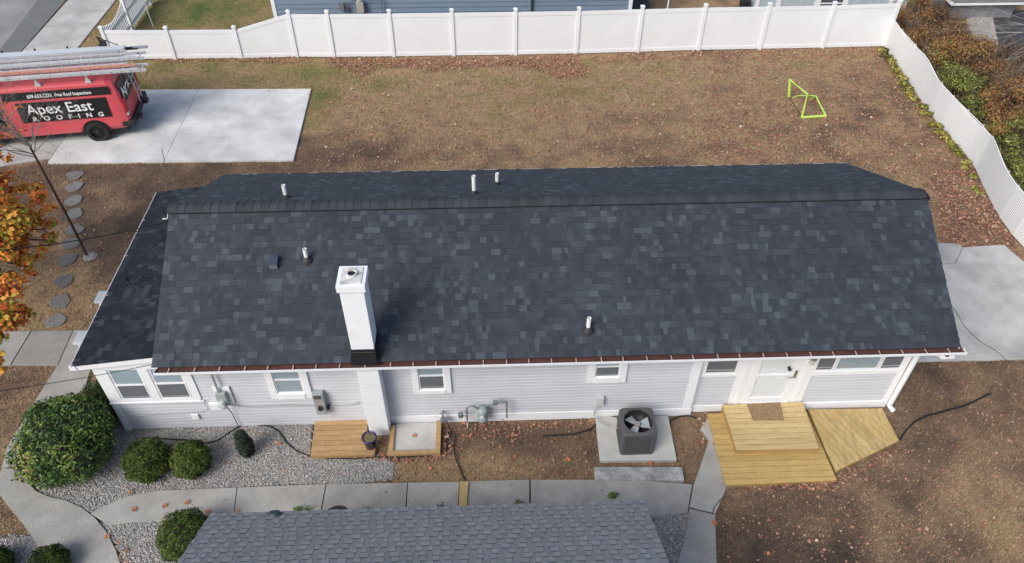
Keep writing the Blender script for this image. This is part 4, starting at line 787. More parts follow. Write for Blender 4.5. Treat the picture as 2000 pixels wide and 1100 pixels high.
dk = MB().box(6.15,7.2,29.6,33.5,0,.06).build('rubber_paving', mat('dark_mulch', (.06,.06,.062), .9, var=.3)); tag(dk, kind='structure')
# far right building and slab
fb = empty('grey_outbuilding', (21.6, 33, 0)); tag(fb, 'grey outbuilding with weathered shingle roof beyond the thicket', 'shed'); BT = Matrix.Translation((-21.6,-33,0))
ow0 = Wp(1862,20,30.6).x; ow1 = Wp(1978,24,30.6).x
MB().box(ow0, ow1, 30.6, 34, 0, .78).xf(BT).build('wall', mat('grey_render', (.22,.22,.24), .8, var=.2), fb)
brs = mat('weathered_roof', (.16,.16,.15), .9, var=.25, vscale=1.5, speck=(30,.25), bump=.3)
quad_prism([(ow0-.3,30.35,.8),(ow1+.1,30.35,.8),(ow1+.1,32.3,1.5),(ow0-.3,32.3,1.5)], .06).xf(BT).build('roof', brs, fb); quad_prism([(ow0-.3,32.3,1.5),(ow1+.1,32.3,1.5),(ow1+.1,34.3,.8),(ow0-.3,34.3,.8)], .06).xf(BT).build('roof', brs, fb)
MB().box(ow0-.3,ow1+.1,30.28,30.345,.72,.79).box(ow0-.37,ow0-.3,30.28,32.3,.72,.82).xf(BT).build('gutter', trimw, fb)
o = MB().prism(Gp([(1885,40),(1936,28),(1950,90),(1900,75)]), -.05, .05).build('back_slab', mat('leafy_slab', (.38,.35,.32), .9, var=.25, vscale=3, speck=(9,.3))); tag(o, kind='structure')
o = MB().prism(Gp([(1938,28),(2060,20),(2060,110),(1952,92)]), -.05, .03).build('dark_paving', mat('dark_tarmac', (.06,.062,.066), .9, var=.3)); tag(o, kind='structure')
o = MB().prism(Gp([(1765,90),(1800,20),(2060,20),(2200,300),(2080,520),(1995,470),(1955,340),(1850,200)]), -.05, .006).build('thicket_floor', mat('leaf_litter', (.085,.06,.042), .95, var=.5, vscale=6, speck=(30,.5), bump=1, bscale=20)); tag(o, kind='structure')

# ------------------------------------------------------------------ soccer goal toy
gl = empty('toy_goal', (11.2, 24.0, 0)); tag(gl, 'folding neon yellow green toy goal frame on the lawn', 'toy goal'); OT = Matrix.Translation((-11.2,-24.0,0))
neon = mat('neon_foam', (.52,.72,.13), .6, var=.08, vscale=10); B_=Vector((10.97,24.41,.02)); G0=Vector((11.0,23.0,.02)); F_=Vector((11.87,23.06,.03)); E_=Vector((11.95,24.42,.03))
A_ = Wp(1543,156,24.41); A_.y = 24.41; C_ = Wp(1577,184,23.1)
def gb(mb, nm, mt): return mb.xf(OT).build(nm, mt, gl)
gb(MB().tube([B_, A_], .052, 8), 'goal_post', neon); gb(MB().tube([G0, G0.lerp(C_,.5), C_], [.046,.028,.02], 8), 'goal_post', neon); gb(MB().tube([A_, A_.lerp(C_,.33), C_], [.03,.02,.038], 8), 'crossbar', neon)
gb(MB().tube([B_, G0], .013, 6), 'ground_bar', blackm); gb(MB().tube([G0, F_], .045, 8), 'side_bar', neon); gb(MB().tube([F_, F_.lerp(E_,.5), E_], [.04,.03,.03], 8), 'back_bar', neon); gb(MB().tube([E_, C_.lerp(E_,.5)-Vector((0,0,.2)), C_], .02, 8), 'brace', neon)
gb(MB().tube([B_+Vector((.12,-.1,0)), B_+Vector((.3,0,.03)), E_], .02, 8), 'side_bar', neon)

# ------------------------------------------------------------------ stepping stones
stm = mat('slate_stone', (.165,.163,.155), .85, var=.2, vscale=6, rnd=.2, speck=(40,.15), bump=.2)
for i, (x, y) in enumerate([(-13.02,20.34),(-12.81,19.74),(-12.56,19.03),(-12.3,18.38),(-12.01,17.63),(-11.87,17.01),(-11.73,16.31),(-11.5,15.45),(-11.28,14.65),(-11.14,13.96)]):
    n = 18; pts = []
    for k in range(n):
        a_ = 6.283*k/n; r_ = 1+.06*math.sin(3*a_+i)+.05*math.sin(5*a_+2*i); pts.append((.26*r_*math.cos(a_), .24*r_*math.sin(a_)))
    o = MB().prism(pts, -.04, .02).build('stepping_stone', stm); o.location = (x, y, 0); o.rotation_euler.z = i*.7
    words = ['first', 'second', 'third', 'fourth', 'fifth', 'sixth', 'seventh', 'eighth', 'ninth', 'last']
    tag(o, f'grey oval stepping stone, {words[i]} in the row counted from the parking pad', 'stepping stone', 'stepping stones from the parking pad to the walk')

# ------------------------------------------------------------------ foliage helpers
def foliage(name, blobs, n, size, m, parent, aspect=.6, up=.3, shell=.55, tone=(.5,.2), clumps=0, seed=1, topbright=0.):
    r = np.random.default_rng(seed); cs = np.array([b[0] for b in blobs], float); rs = np.array([b[1] for b in blobs], float)
    if rs.ndim == 1: rs = np.repeat(rs[:, None], 3, 1)
    wts = rs.prod(1)**(2/3); ids = r.choice(len(blobs), n, p=wts/wts.sum())
    d = r.normal(0, 1, (n, 3)); d /= np.linalg.norm(d, axis=1)[:, None]; rad = (1-(1-shell)*r.uniform(0, 1, n)**1.5)*(1+.05*np.abs(r.normal(0, 1, n)))
    rad *= 1+.10*np.sin(d[:, 0]*7+ids)*np.cos(d[:, 1]*6+d[:, 2]*5)
    c = cs[ids]+d*rs[ids]*rad[:, None]; tn = r.normal(tone[0], tone[1], n)
    if clumps:
        cc = cs[r.integers(0, len(blobs), clumps)]+r.normal(0, 1, (clumps, 3))*rs.mean(0)*.7; ct = r.normal(0, .16, clumps)
        dd = ((c[:, None]-cc[None])**2).sum(2); tn = tn+ct[dd.argmin(1)]
    nrm = d+r.normal(0, .7, (n, 3))+np.array([0, 0, up]); nrm /= np.linalg.norm(nrm, axis=1)[:, None]
    u = np.cross(nrm, r.normal(0, 1, (n, 3))); u /= np.linalg.norm(u, axis=1)[:, None]; v = np.cross(nrm, u)
    s = size*r.uniform(.6, 1.3, n)
    q = np.stack([c-u*s[:, None], c+v*(s*aspect)[:, None]+nrm*(s*.15)[:, None], c+u*s[:, None], c-v*(s*aspect)[:, None]+nrm*(s*.15)[:, None]], 1)
    q[:, :, 2] = np.maximum(q[:, :, 2], .01)
    return npmesh(name, q.reshape(-1, 3), 4, np.clip(tn, 0, 1), m, parent)
def core(name, blobs, m, parent, k=.8):
    bm = bmesh.new()
    for c, r_ in blobs:
        r3 = r_ if isinstance(r_, tuple) else (r_,)*3
        g_ = bmesh.ops.create_icosphere(bm, subdivisions=2, radius=1)
        for v in g_['verts']:
            f = k*(1+.12*mnoise.noise(v.co*2.3+Vector(c))); v.co = Vector((c[0]+v.co.x*r3[0]*f, c[1]+v.co.y*r3[1]*f, max(.0, c[2]+v.co.z*r3[2]*f)))
    me = bpy.data.meshes.new(name); bm.to_mesh(me); bm.free(); me.materials.append(m); o = bpy.data.objects.new(name, me); col.objects.link(o); o.parent = parent; return o
dkc = mat('twig_core', (.022,.024,.014), .95, var=.3)
azm = mat('azalea_leaf', (0,0,0), .55, tone=[(0,(.020,.048,.014)),(.4,(.060,.125,.024)),(.7,(.13,.20,.035)),(.88,(.25,.29,.06)),(1,(.34,.17,.10))], spec=.35)
thm = mat('arborvitae_leaf', (0,0,0), .7, tone=[(0,(.012,.025,.006)),(.4,(.045,.078,.015)),(.75,(.10,.14,.026)),(1,(.18,.20,.05))], spec=.2)
def bush(name, lab, cat, at_, r3, n, size, m, tone=(.5,.2), asp=.6, up=.3, shell=.8, seed=1, clumps=0, group=None, extra=None):
    root = empty(name, (at_[0], at_[1], 0)); tag(root, lab, cat, group)
    bl = [((0, 0, r3[2]*.92), tuple(r3))]+(extra or [])
    core('branches', bl, dkc, root, .86); foliage('foliage', bl, n, size, m, root, asp, up, shell, tone, clumps, seed)
    return root
bush('azalea_bush', 'large rounded green bush with yellow and pinkish leaves at the porch corner', 'bush', (-9.0, 9.72), (.90,.90,.80), 17000, .036, azm, (.47,.16), seed=3, clumps=90, extra=[((-.25,-.25,.62),(.75,.68,.6)),((.3,.3,.95),(.6,.55,.58)),((-.3,.35,.85),(.6,.55,.55)),((.1,-.3,1.0),(.55,.5,.45)),((-.5,.45,.9),(.35,.35,.4)),((.45,-.5,.7),(.4,.35,.45)),((0,.55,1.05),(.45,.35,.35))])
bush('corner_shrub', 'dark green shrub tucked behind the big bush against the house corner', 'shrub', (-8.78, 11.0), (.5,.5,.45), 4500, .03, thm, (.4,.2), asp=.35, seed=4)
def thuja(lab, at_, r, h, seed, n=6500, tone=(.48,.2)):
    root = empty('round_shrub', (at_[0], at_[1], 0)); tag(root, lab, 'shrub', 'clipped round evergreen shrubs'); bl = [((0, 0, h*.5), (r, r, h*.52))]
    core('branches', bl, dkc, root, .86); foliage('foliage', bl, n, .040, thm, root, .20, .5, .80, (tone[0]-.02, .24), 40, seed)
thuja('left of the two round evergreen shrubs in the gravel before the porch windows', (-7.32, 9.42), .47, .78, 5)
thuja('brighter round evergreen shrub right of its darker twin in the gravel', (-6.42, 9.42), .39, .72, 6, tone=(.62,.2))
thuja('round evergreen shrub beside the left edge of the grey roof', (-6.02, 7.62), .50, .9, 8)
thuja('small round shrub cut by the bottom edge near the lower left', (-8.55, 7.22), .36, .55, 9, 4000, (.35,.2)); thuja('small round shrub in the lower left corner of the photo', (-9.6, 7.26), .33, .5, 10, 4000, (.35,.2))
cy = empty('dwarf_conifer', (-5.36, 9.75, 0)); tag(cy, 'narrow dark upright conifer standing in the gravel', 'conifer')
bl = [((0, 0, .35), (.17,.16,.36)), ((.0,.0,.62), (.13,.12,.25)), ((0,0,.15),(.13,.12,.2))]
core('branches', bl, dkc, cy, .8); foliage('foliage', bl, 2600, .045, mat('dark_needle', (0,0,0), .7, tone=[(0,(.008,.014,.010)),(.6,(.022,.036,.024)),(1,(.05,.07,.04))]), cy, .16, 1.4, .8, (.45,.2), 0, 11)
# weeds by the walk edge
wd = foliage('edge_weeds', [((G(x,y,.05).x, G(x,y,.05).y, .1), (.10,.05,.14)) for x, y in ((578,1000),(586,998),(600,999),(712,998),(862,992),(1012,985),(1195,972),(1200,970))], 500, .035, azm, None, .3, .8, .2, (.55,.15), 0, 12); tag(wd, 'little green weeds along the walk at the grey roof edge', 'weeds', kind='stuff')
# ivy along the foot of the mesh fence
ivy_pts = [(p.x-.22+random.uniform(-.12,.1), p.y, random.uniform(.02,.16)) for p in along(FR, .14) if 18.4 < p.y < 27.9 and (p.y > 20.2 or random.random() < .5)]
iv = foliage('ivy', [(p, (.16,.12,.07)) for p in ivy_pts if mnoise.noise((p[0]*2, p[1]*1.4, 1)) > -.22], 3600, .045, mat('ivy_leaf', (0,0,0), .55, tone=[(0,(.05,.055,.016)),(.4,(.15,.15,.026)),(.7,(.30,.27,.05)),(1,(.45,.38,.12))]), None, .7, .8, .1, (.5,.24), 30, 13); tag(iv, 'yellow green ivy creeping along the foot of the mesh fence', 'ivy', kind='stuff')

# ------------------------------------------------------------------ branches / trees
def branch_tree(m, base, dirv, L, r0, depth, out, spread=.55, nseg=4, seed=None, droop=.0, kids=3):
    p = Vector(base); d = Vector(dirv).normalized(); pts = [p.copy()]; rs = [r0]
    for i in range(nseg):
        d = (d+Vector((random.gauss(0,.13), random.gauss(0,.13), random.gauss(0,.10)-droop))).normalized(); p = p+d*L/nseg; pts.append(p.copy()); rs.append(max(.0025, r0*(1-.55*(i+1)/nseg)))
    m.tube(pts, rs, 6 if r0 > .02 else 4, cap=False)
    if depth == 0: out.append(p); return
    for k in range(kids):
        t = random.uniform(.35, 1.0); q = pts[0].lerp(pts[-1], t) if False else pts[min(nseg, max(1, round(t*nseg)))]
        dd = (d+Vector((random.gauss(0,spread), random.gauss(0,spread), random.gauss(0,spread*.7)))).normalized()
        branch_tree(m, q, dd, L*random.uniform(.55,.8), max(.003, rs[min(nseg, max(1, round(t*nseg)))]*.65), depth-1, out, spread, nseg, droop=droop, kids=kids)
    out.append(p)
bark = mat('grey_bark', (.20,.18,.16), .9, var=.25, vscale=20); barkd = mat('dark_bark', (.055,.038,.032), .85, var=.3, vscale=30)
# young bare tree: thin dark stem by the stepping stones
yt = empty('young_tree', (-11.24, 16.47, 0)); tag(yt, 'young bare tree with thin dark trunk and spreading twigs before the van', 'tree')
MB().tube([(0,0,0),(.0,.01,1.2),(-.02,0,2.4),(-.05,0,3.6)], [.038,.034,.03,.026], 8).build('trunk', barkd, yt)
random.seed(21); m = MB(); ends = []
for k in range(11):
    a_ = random.uniform(0, 6.28); zz = random.uniform(3.25, 3.7)
    branch_tree(m, (-.05,0,zz), (math.cos(a_)*1.0-.45, math.sin(a_)*.8+.2, random.uniform(.35,1.1)), random.uniform(.7,1.25), .014, 3, ends, .38, 4, kids=3)
for k in range(6): branch_tree(m, (-.05,0,3.6), (random.uniform(-1.3,-.1), random.uniform(-.2,.6), random.uniform(.5,1.0)), random.uniform(1.1,1.6), .014, 3, ends, .36, 5, kids=3)
m.build('branches', mat('twig_bark', (.21,.19,.165), .9, var=.2, vscale=15), yt)
mpl = mat('autumn_leaf', (0,0,0), .6, tone=[(0,(.06,.13,.02)),(.22,(.20,.26,.03)),(.38,(.55,.33,.05)),(.58,(.68,.25,.035)),(.8,(.62,.13,.03)),(1,(.40,.06,.035))], spec=.3)
lv = [e for e in ends if e.x < -.2][:]; random.shuffle(lv)
foliage('leaves', [((e.x, e.y, e.z-.05), (.12,.12,.15)) for e in lv[:26]], 170, .045, mpl, yt, .7, .2, .1, (.6,.12), 0, 14)
o = MB().lathe([(0,.03),(.12,.035),(.2,.0)], (0,0,0), 9).build('tree_base_stone', mat('pale_rubble', (.3,.3,.29), .9, var=.4, vscale=14, bump=1, bscale=18)); o.location = (-11.15, 16.45, 0); tag(o, 'pale rubble patch round the foot of the young tree', 'stone patch')
# maple on the left edge
mt_ = G(-330, 560, 0); mp_ = empty('maple_tree', (mt_.x, mt_.y, 0)); tag(mp_, 'autumn maple with orange, red and green leaves at the left edge', 'tree')
cl = []
for (px, py, z, r_) in [(-120,380,3.6,1.0),(0,368,3.3,.42),(45,375,3.1,.36),(20,405,3.2,.40),(75,425,2.9,.30),(88,448,2.8,.24),(40,450,3.0,.40),(0,440,3.2,.5),(95,468,2.7,.15),(55,490,2.7,.26),(15,490,3.0,.42),(60,520,2.6,.19),(-10,530,3.0,.45),(30,545,2.7,.24),(-60,460,3.6,.9),(-5,600,2.7,.38),(30,600,2.5,.20),(48,610,2.4,.14),(10,625,2.5,.26),(-10,650,2.5,.3),(0,700,2.3,.22),(-60,620,3.0,.7),(-10,300,3.6,.26),(-20,560,2.9,.35),(15,575,2.4,.12)]:
    g_ = G(px, py, z); cl.append(((g_.x-mt_.x, g_.y-mt_.y, z), (r_, r_, r_*.75)))
m = MB(); m.tube([(0,0,0),(.05,.0,1.0),(.1,.05,1.7)], [.16,.13,.12], 10)
m.build('trunk', barkd, mp_); m = MB()
for c_, r_ in cl:
    e = Vector(c_); s_ = Vector((.1,.05,1.6)); mid = s_.lerp(e, .5)+Vector((random.uniform(-.1,.1), random.uniform(-.1,.1), .2)); m.tube([s_, mid, e], [.05,.025,.008], 5, cap=False)
    for k in range(5): q = e+Vector((random.gauss(0,r_[0]*.5), random.gauss(0,r_[0]*.5), random.gauss(0,r_[0]*.3))); m.tube([mid.lerp(e,.6), e.lerp(q,.5), q], [.01,.007,.003], 4, cap=False)
m.build('branches', bark, mp_)
cls_ = []; rr = random.Random(5)
for c_, r_ in cl:
    for k in range(5): cls_.append((tuple(c_[j]+rr.gauss(0, r_[0]*.45) for j in range(3)), tuple(q*.55 for q in r_)))
foliage('crown', cls_, 12500, .058, mpl, mp_, .75, .9, .0, (.60,.14), 60, 15)

# ------------------------------------------------------------------ thicket beyond the mesh fence
rust = mat('thicket_leaf', (0,0,0), .7, tone=[(0,(.08,.045,.025)),(.35,(.24,.12,.045)),(.6,(.38,.19,.06)),(.8,(.26,.23,.07)),(1,(.16,.25,.05))])
grn = mat('ivy_green', (0,0,0), .6, tone=[(0,(.14,.08,.04)),(.25,(.09,.10,.03)),(.5,(.14,.18,.04)),(.8,(.28,.31,.07)),(1,(.42,.38,.12))])
random.seed(33); bi = 0
BS = [(1775,40,.6,.8,0,'dark'),(1795,75,.5,.75,0,''),(1825,40,.4,.7,0,''),(1850,75,.4,.8,0,''),(1825,110,.4,.65,0,''),(1870,120,.4,.8,0,''),(1905,105,.4,.7,0,''),(1860,165,.4,.6,1,''),(1900,170,.4,.75,1,''),(1930,150,.4,.7,0,''),(1900,215,.4,.6,1,''),(1940,215,.4,.6,0,''),(1970,190,.4,.8,0,''),(1935,265,.35,.5,0,''),(1975,265,.6,.6,1,''),(1965,310,.35,.5,1,''),(2000,300,.6,.6,1,''),(1995,350,.4,.45,1,''),(1985,235,.5,.6,0,''),(1800,15,.5,.7,0,'')]
LB = ['darkest brown bush in the corner behind the white fence end','rusty bush just right of the fence corner','tall rust coloured bush between shed and outbuilding','orange brown bush before the grey outbuilding wall','rusty tangle leaning over the upper mesh fence','orange bush beside the leaf covered slab','rusty shrub below the leaf covered slab','green streaked bush behind the middle of the mesh fence','bright green ivy covered bush in the thicket','rust brown bush under the bare pale branches','low green bush touching the mesh fence top','brown bush right of the low green one','rusty bush near the right edge of the photo','dark brown brush above the fence bend','vivid green vine mound at the right edge','yellow green vine bush at the fence bend','green vine bush cut by the right photo edge','lowest green vine clump beside the mesh fence','dull brown brush between two vine mounds','brown bush tip at the top edge beside the fence corner']
for (px, py, z, r_, kind, _d), lab in zip(BS, LB):
    g_ = G(px, py, z); root = empty('thicket_bush', (g_.x, g_.y, 0)); tag(root, lab, 'bush', 'overgrown bushes beyond the mesh fence'); bi += 1
    m = MB(); en = []
    for k in range(6): a_ = random.uniform(0, 6.28); branch_tree(m, (random.uniform(-.2,.2), random.uniform(-.2,.2), 0), (math.cos(a_)*.5, math.sin(a_)*.5, 1), r_*1.0, .012, 2, en, .5, 3, kids=3)
    m.build('stems', bark if kind == 0 else barkd, root)
    bl = [((random.gauss(0,r_*.4), random.gauss(0,r_*.4), abs(random.gauss(z,.28))+.1), (r_*.55, r_*.55, r_*.4)) for k in range(10)]
    foliage('foliage', bl, 2600, .040, grn if kind else rust, root, .6, .5, .0, (.45 if kind else (.15 if _d else .42), .26 if kind else .2), 8, 40+bi)
tf_ = Gp([(1762,95),(1790,10),(1860,0),(1880,45),(1900,80),(1945,92),(2060,100),(2200,300),(2080,520),(1995,440),(1955,310),(1850,170)])
P_ = np.array(tf_); q = rng.uniform(P_.min(0), P_.max(0), (5200, 2)); q = q[in_poly(q[:,0], q[:,1], tf_)]
ug = foliage('undergrowth', [((a_, b_, .15), (.3,.3,.32)) for a_, b_ in q[:900]], 30000, .034, mat('undergrowth_leaf', (0,0,0), .8, tone=[(0,(.05,.032,.02)),(.4,(.17,.10,.055)),(.7,(.28,.18,.10)),(.9,(.12,.13,.04)),(1,(.3,.24,.17))]), None, .5, .6, .0, (.42,.22), 40, 99); tag(ug, 'tangled brown undergrowth filling the strip beyond the mesh fence', 'undergrowth', kind='stuff')
m = MB(); random.seed(77)
for a_, b_ in q[900:1500]:
    d_ = Vector((random.gauss(0,.5), random.gauss(0,.5), 1)).normalized(); L_ = random.uniform(.4,1.3); p0 = Vector((a_, b_, 0)); m.tube([p0, p0+d_*L_*.5, p0+d_*L_+Vector((random.gauss(0,.2), random.gauss(0,.2), -.1))], [.008,.006,.003], 4, cap=False)
o = m.build('dry_canes', mat('dry_cane', (.24,.17,.125), .9, var=.3, vscale=2)); tag(o, 'thin dry canes standing in the undergrowth beyond the mesh fence', 'canes', kind='stuff')
# bare tree on the right, leaning in from outside the frame
bt = empty('bare_tree', (25.5, 24.5, 0)); tag(bt, 'bare pale branched tree reaching in from the right edge', 'tree'); m = MB(); en = []
MB().tube([(0,0,0),(-.2,0,1.5),(-.6,.1,2.6)], [.14,.12,.10], 8).build('trunk', mat('pale_bark', (.36,.34,.31), .9, var=.2, vscale=12), bt)
random.seed(5)
for tx, ty, tz in ((-5.0,1.2,1.4),(-4.6,2.6,1.6),(-5.3,-.8,1.0),(-4.5,4.2,1.8),(-5.2,-2.4,.8),(-4.0,5.5,2.0)):
    s_ = Vector((-.5,.1,2.3)); e = Vector((tx,ty,tz+1.2)); d_ = e-s_
    branch_tree(m, s_, d_, d_.length*.85, .045, 3, en, .26, 6, droop=.02, kids=3)
m.build('branches', MATS['pale_bark'], bt)

# ------------------------------------------------------------------ van
van = empty('roofing_van', (-11.82, 23.36, .04), R(7.0)); tag(van, 'red cargo van with black lettered panels and ladders on its roof rack', 'van')
red = mat('red_paint', (.60,.085,.105), .35, var=.06, vscale=1.5, spec=.5); vblk = mat('vinyl_black', (.012,.012,.014), .4); chrome = mat('van_glass', (.012,.014,.017), .06, spec=.8)
# local frame: +x towards the rear, origin at rear centre; body spans x -5.4..0, y -1..1 ; -y is the side facing the house
def body_section(x, hw, z0, z1, tuck, shoulder):
    return [(x,-hw*.93,z0),(x,-hw,z0+.14),(x,-hw,shoulder),(x,-hw+.045,shoulder+.38),(x,-hw+tuck-.05,z1-.13),(x,-hw+tuck+.06,z1-.04),(x,-hw*.45,z1),(x,0,z1+.02)]
def full(sec_): return sec_+[(p[0], -p[1], p[2]) for p in sec_[-2::-1]]
XS = [(-5.55,.78,.5,1.02,.10,.8),(-5.45,.90,.42,1.12,.10,.86),(-4.7,.98,.36,1.24,.10,1.0),(-4.55,.99,.34,1.30,.12,1.05),(-3.95,1.0,.34,2.0,.20,1.1),(-3.7,1.0,.34,2.08,.19,1.15),(-2.5,1.0,.34,2.12,.17,1.15),(-1.0,1.0,.36,2.12,.17,1.15),(-.25,.99,.40,2.10,.17,1.15),(-.06,.96,.44,2.04,.18,1.15),(.0,.90,.50,1.70,.14,1.15)]
m = MB(); secs = [full(body_section(*s)) for s in XS]; n = len(secs[0]); vv = [p for s in secs for p in s]
# slope the upper part of the rear inwards
vv = [(p[0]-max(0, p[2]-1.1)*.16 if p[0] > -.3 else p[0], p[1], p[2]) for p in vv]
f = [(i*n+k, i*n+k+1, (i+1)*n+k+1, (i+1)*n+k) for i in range(len(secs)-1) for k in range(n-1)]+[tuple(range(n))[::-1], tuple((len(secs)-1)*n+k for k in range(n))]
bo = MB().add(vv, f).build('body', red, van, smooth=False); bv = bo.modifiers.new('bevel', 'BEVEL'); bv.width = .025; bv.segments = 2; bv.limit_method = 'ANGLE'; bv.angle_limit = R(22)
def sidepanel(x0, x1, z0, z1, off=.006, top=None):
    def yy(z): return -(1.0 if z <= 1.15 else 1.0-.045*(z-1.15)/.38 if z < 1.53 else .955-(.075)*(z-1.53)/.46)-off
    zs = [z0+(z1-z0)*k/5 for k in range(6)]; v_ = []; 
    for z in zs: v_ += [(x0, yy(z), z), (x1, yy(z), z)]
    return MB().add(v_, [(2*k, 2*k+1, 2*k+3, 2*k+2) for k in range(5)])
# side of the body in black vinyl: window band and big sign
sidepanel(-3.55, -.30, 1.64, 1.90, .012).build('window_band', vblk, van); sidepanel(-3.22, -.48, .88, 1.56, .010).build('sign_panel', vblk, van)
sidepanel(-4.75, -3.72, .62, 1.86, .008).build('front_door_panel', vblk, van); sidepanel(-4.45, -3.78, 1.25, 1.80, .014).build('pane', chrome, van)
sidepanel(-3.66, -3.645, .5, 1.95, .007).build('door_seam', vblk, van); MB().box(-3.6,-1.6,-1.02,-1.002,.40,.52).build('rocker_trim', mat('pink_faded_trim', (.52,.10,.12), .5), van)
wht = mat('white_vinyl_letter', (.8,.8,.8), .5)
def text(s, size, x, z, parent, rot=(90,0,0), y=-1.02, sx=1., sp=1., bold=.012, tilt=0., nm='lettering', align='LEFT'):
    c = bpy.data.curves.new(nm, 'FONT'); c.body = s; c.size = size; c.offset = bold; c.space_character = sp; c.align_x = align; c.extrude = .0015
    t = bpy.data.objects.new(nm, c); col.objects.link(t); bpy.context.view_layer.update(); me = bpy.data.meshes.new_from_object(t.evaluated_get(bpy.context.evaluated_depsgraph_get()))
    bpy.data.objects.remove(t); me.materials.clear(); me.materials.append(wht); o = bpy.data.objects.new(nm, me); col.objects.link(o); o.parent = parent
    o.rotation_euler = (R(rot[0]), R(rot[1]), R(rot[2])); o.location = (x, y, z); o.scale = (sx, 1, 1); return o
text('Apex East', .50, -2.95, 1.17, van, sx=.98, y=-1.018, bold=.006, rot=(90,0,0)); text('ROOFING', .21, -2.88, .93, van, sx=1.15, sp=2.5, y=-1.018, bold=.005)
text('609-653-2233', .155, -2.78, 1.71, van, y=-.96, rot=(81,0,0), bold=.002, sx=.85); text('Free Roof Inspections', .155, -1.95, 1.71, van, y=-.96, rot=(81,0,0), bold=.002, sx=.8)
# rear end
MB().add([(.012,-.80,1.22),(.012,-.03,1.22),(-.10,-.03,1.85),(-.10,-.74,1.85)], [(0,1,2,3)]).build('rear_window', vblk, van); MB().add([(.012,.03,1.22),(.012,.80,1.22),(-.10,.74,1.85),(-.10,.03,1.85)], [(0,1,2,3)]).build('rear_window', vblk, van)
o = text('Apex', .40, .035, 1.42, van, rot=(90,0,90), y=-.74, bold=.012); o.rotation_euler = (R(80), 0, R(90)); o.location = (.0, -.74, 1.40)
MB().box(-.03,.02,-.97,-.80,.95,1.42).build('tail_light', mat('tail_lens', (.35,.02,.025), .2), van, bevel=.01); MB().box(-.03,.02,.80,.97,.95,1.42).build('tail_light', MATS['tail_lens'], van, bevel=.01)
MB().box(-.02,.016,-.97,-.80,.86,.95).build('reverse_light', mat('clear_lens', (.6,.55,.55), .2), van)
MB().box(-.30,.13,-1.0,1.0,.46,.66).build('rear_bumper', blackm, van, bevel=.04); MB().box(.13,.27,-.62,-.42,.50,.64).build('bumper_step', blackm, van, bevel=.02); MB().box(.13,.27,.35,.6,.50,.64).build('bumper_step', blackm, van, bevel=.02)
# rear door ladder
lad = MB()
for y_ in (.10, .42): lad.tube([(-.10,y_,2.15),(.06,y_,1.9),(.14,y_,1.1),(.14,y_,.75)], .018, 6)
for z in (.85,1.1,1.35,1.6,1.85): lad.tube([(.11,.10,z),(.11,.42,z)], .016, 6)
lad.build('door_ladder', mat('bare_aluminium', (.5,.52,.54), .35, metal=.6), van)
# wheels
def wheel(x, y):
    wr = MB(); s_ = 1 if y > 0 else -1
    T_ = Matrix.Translation((x, y, .33))@Matrix.Rotation(R(90)*s_*-1, 4, 'X')
    wr.lathe([(.20,-.22),(.32,-.22),(.37,-.19),(.375,-.05),(.35,0),(.24,.0),(.22,-.02)], (0,0,0), 32).xf(T_); w_ = wr.build('wheel', mat('tyre_rubber', (.014,.014,.014), .85), van, smooth=True)
    MB().lathe([(.22,-.02),(.21,-.07),(.10,-.06),(.09,-.02),(.05,.0),(0,.0)], (0,0,0), 24).xf(T_).build('rim', mat('dark_rim', (.03,.03,.032), .35, metal=.5), w_)
    for k in range(8):
        a_ = k*.785; MB().tube([(.15*math.cos(a_), .15*math.sin(a_), -.058), (.15*math.cos(a_), .15*math.sin(a_), -.05)], .018, 6).xf(T_).build('rim_hole', blackm, w_)
for x in (-1.12, -4.75):
    for y in (-1.035, 1.035): wheel(x, y)
    for y in (-1.004, 1.004):
        P_ = [(x+.44*math.cos(a_), .36+.44*math.sin(a_)) for a_ in np.linspace(0, math.pi, 16)]; 
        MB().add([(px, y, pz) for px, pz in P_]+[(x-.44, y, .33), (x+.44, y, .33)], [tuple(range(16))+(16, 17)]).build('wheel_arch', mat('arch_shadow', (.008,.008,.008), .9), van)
MB().box(-5.5,-.2,-.85,.85,.22,.42).build('chassis', blackm, van)
# windscreen and bonnet glass
MB().add([(-4.57,-.80,1.32),(-4.57,.80,1.32),(-3.97,.72,1.96),(-3.97,-.72,1.96)], [(0,1,2,3)]).xf(Matrix.Translation((-.02,0,.02))).build('windscreen', chrome, van)
MB().box(-5.62,-5.5,-.95,.95,.45,.62).build('front_bumper', blackm, van, bevel=.03); MB().tube([(-4.25,-1.0,1.35),(-4.25,-1.14,1.38)], .02, 6).box(-4.30,-4.2,-1.28,-1.12,1.25,1.5).build('wing_mirror', blackm, van)
# roof rack
alu = mat('ladder_aluminium', (.60,.63,.65), .35, metal=.35, var=.08, vscale=2); aluh = mat('rung_hole', (.06,.065,.07), .6); org = mat('orange_fibreglass', (.55,.27,.21), .5, var=.1)
rack = mat('rack_steel', (.62,.62,.62), .45)
for x in (-3.75, -2.35, -.85):
    for s_ in (-1, 1):
        MB().add([(x-.10,s_*.86,2.03),(x+.10,s_*.86,2.03),(x+.03,s_*.88,2.22),(x-.03,s_*.88,2.22),(x-.10,s_*.82,2.05),(x+.10,s_*.82,2.05),(x+.03,s_*.84,2.24),(x-.03,s_*.84,2.24)], [(0,1,2,3),(7,6,5,4),(0,4,5,1),(1,5,6,2),(2,6,7,3),(3,7,4,0)]).build('rack_foot', rack, van)
        MB().box(x-.025,x+.025,min(s_*.83,s_*.88),max(s_*.83,s_*.88),2.2,2.32).build('rack_upright', rack, van)
    MB().box(x-.03,x+.03,-.9,.9,2.32,2.36).build('rack_bar', rack, van)
random.seed(3)
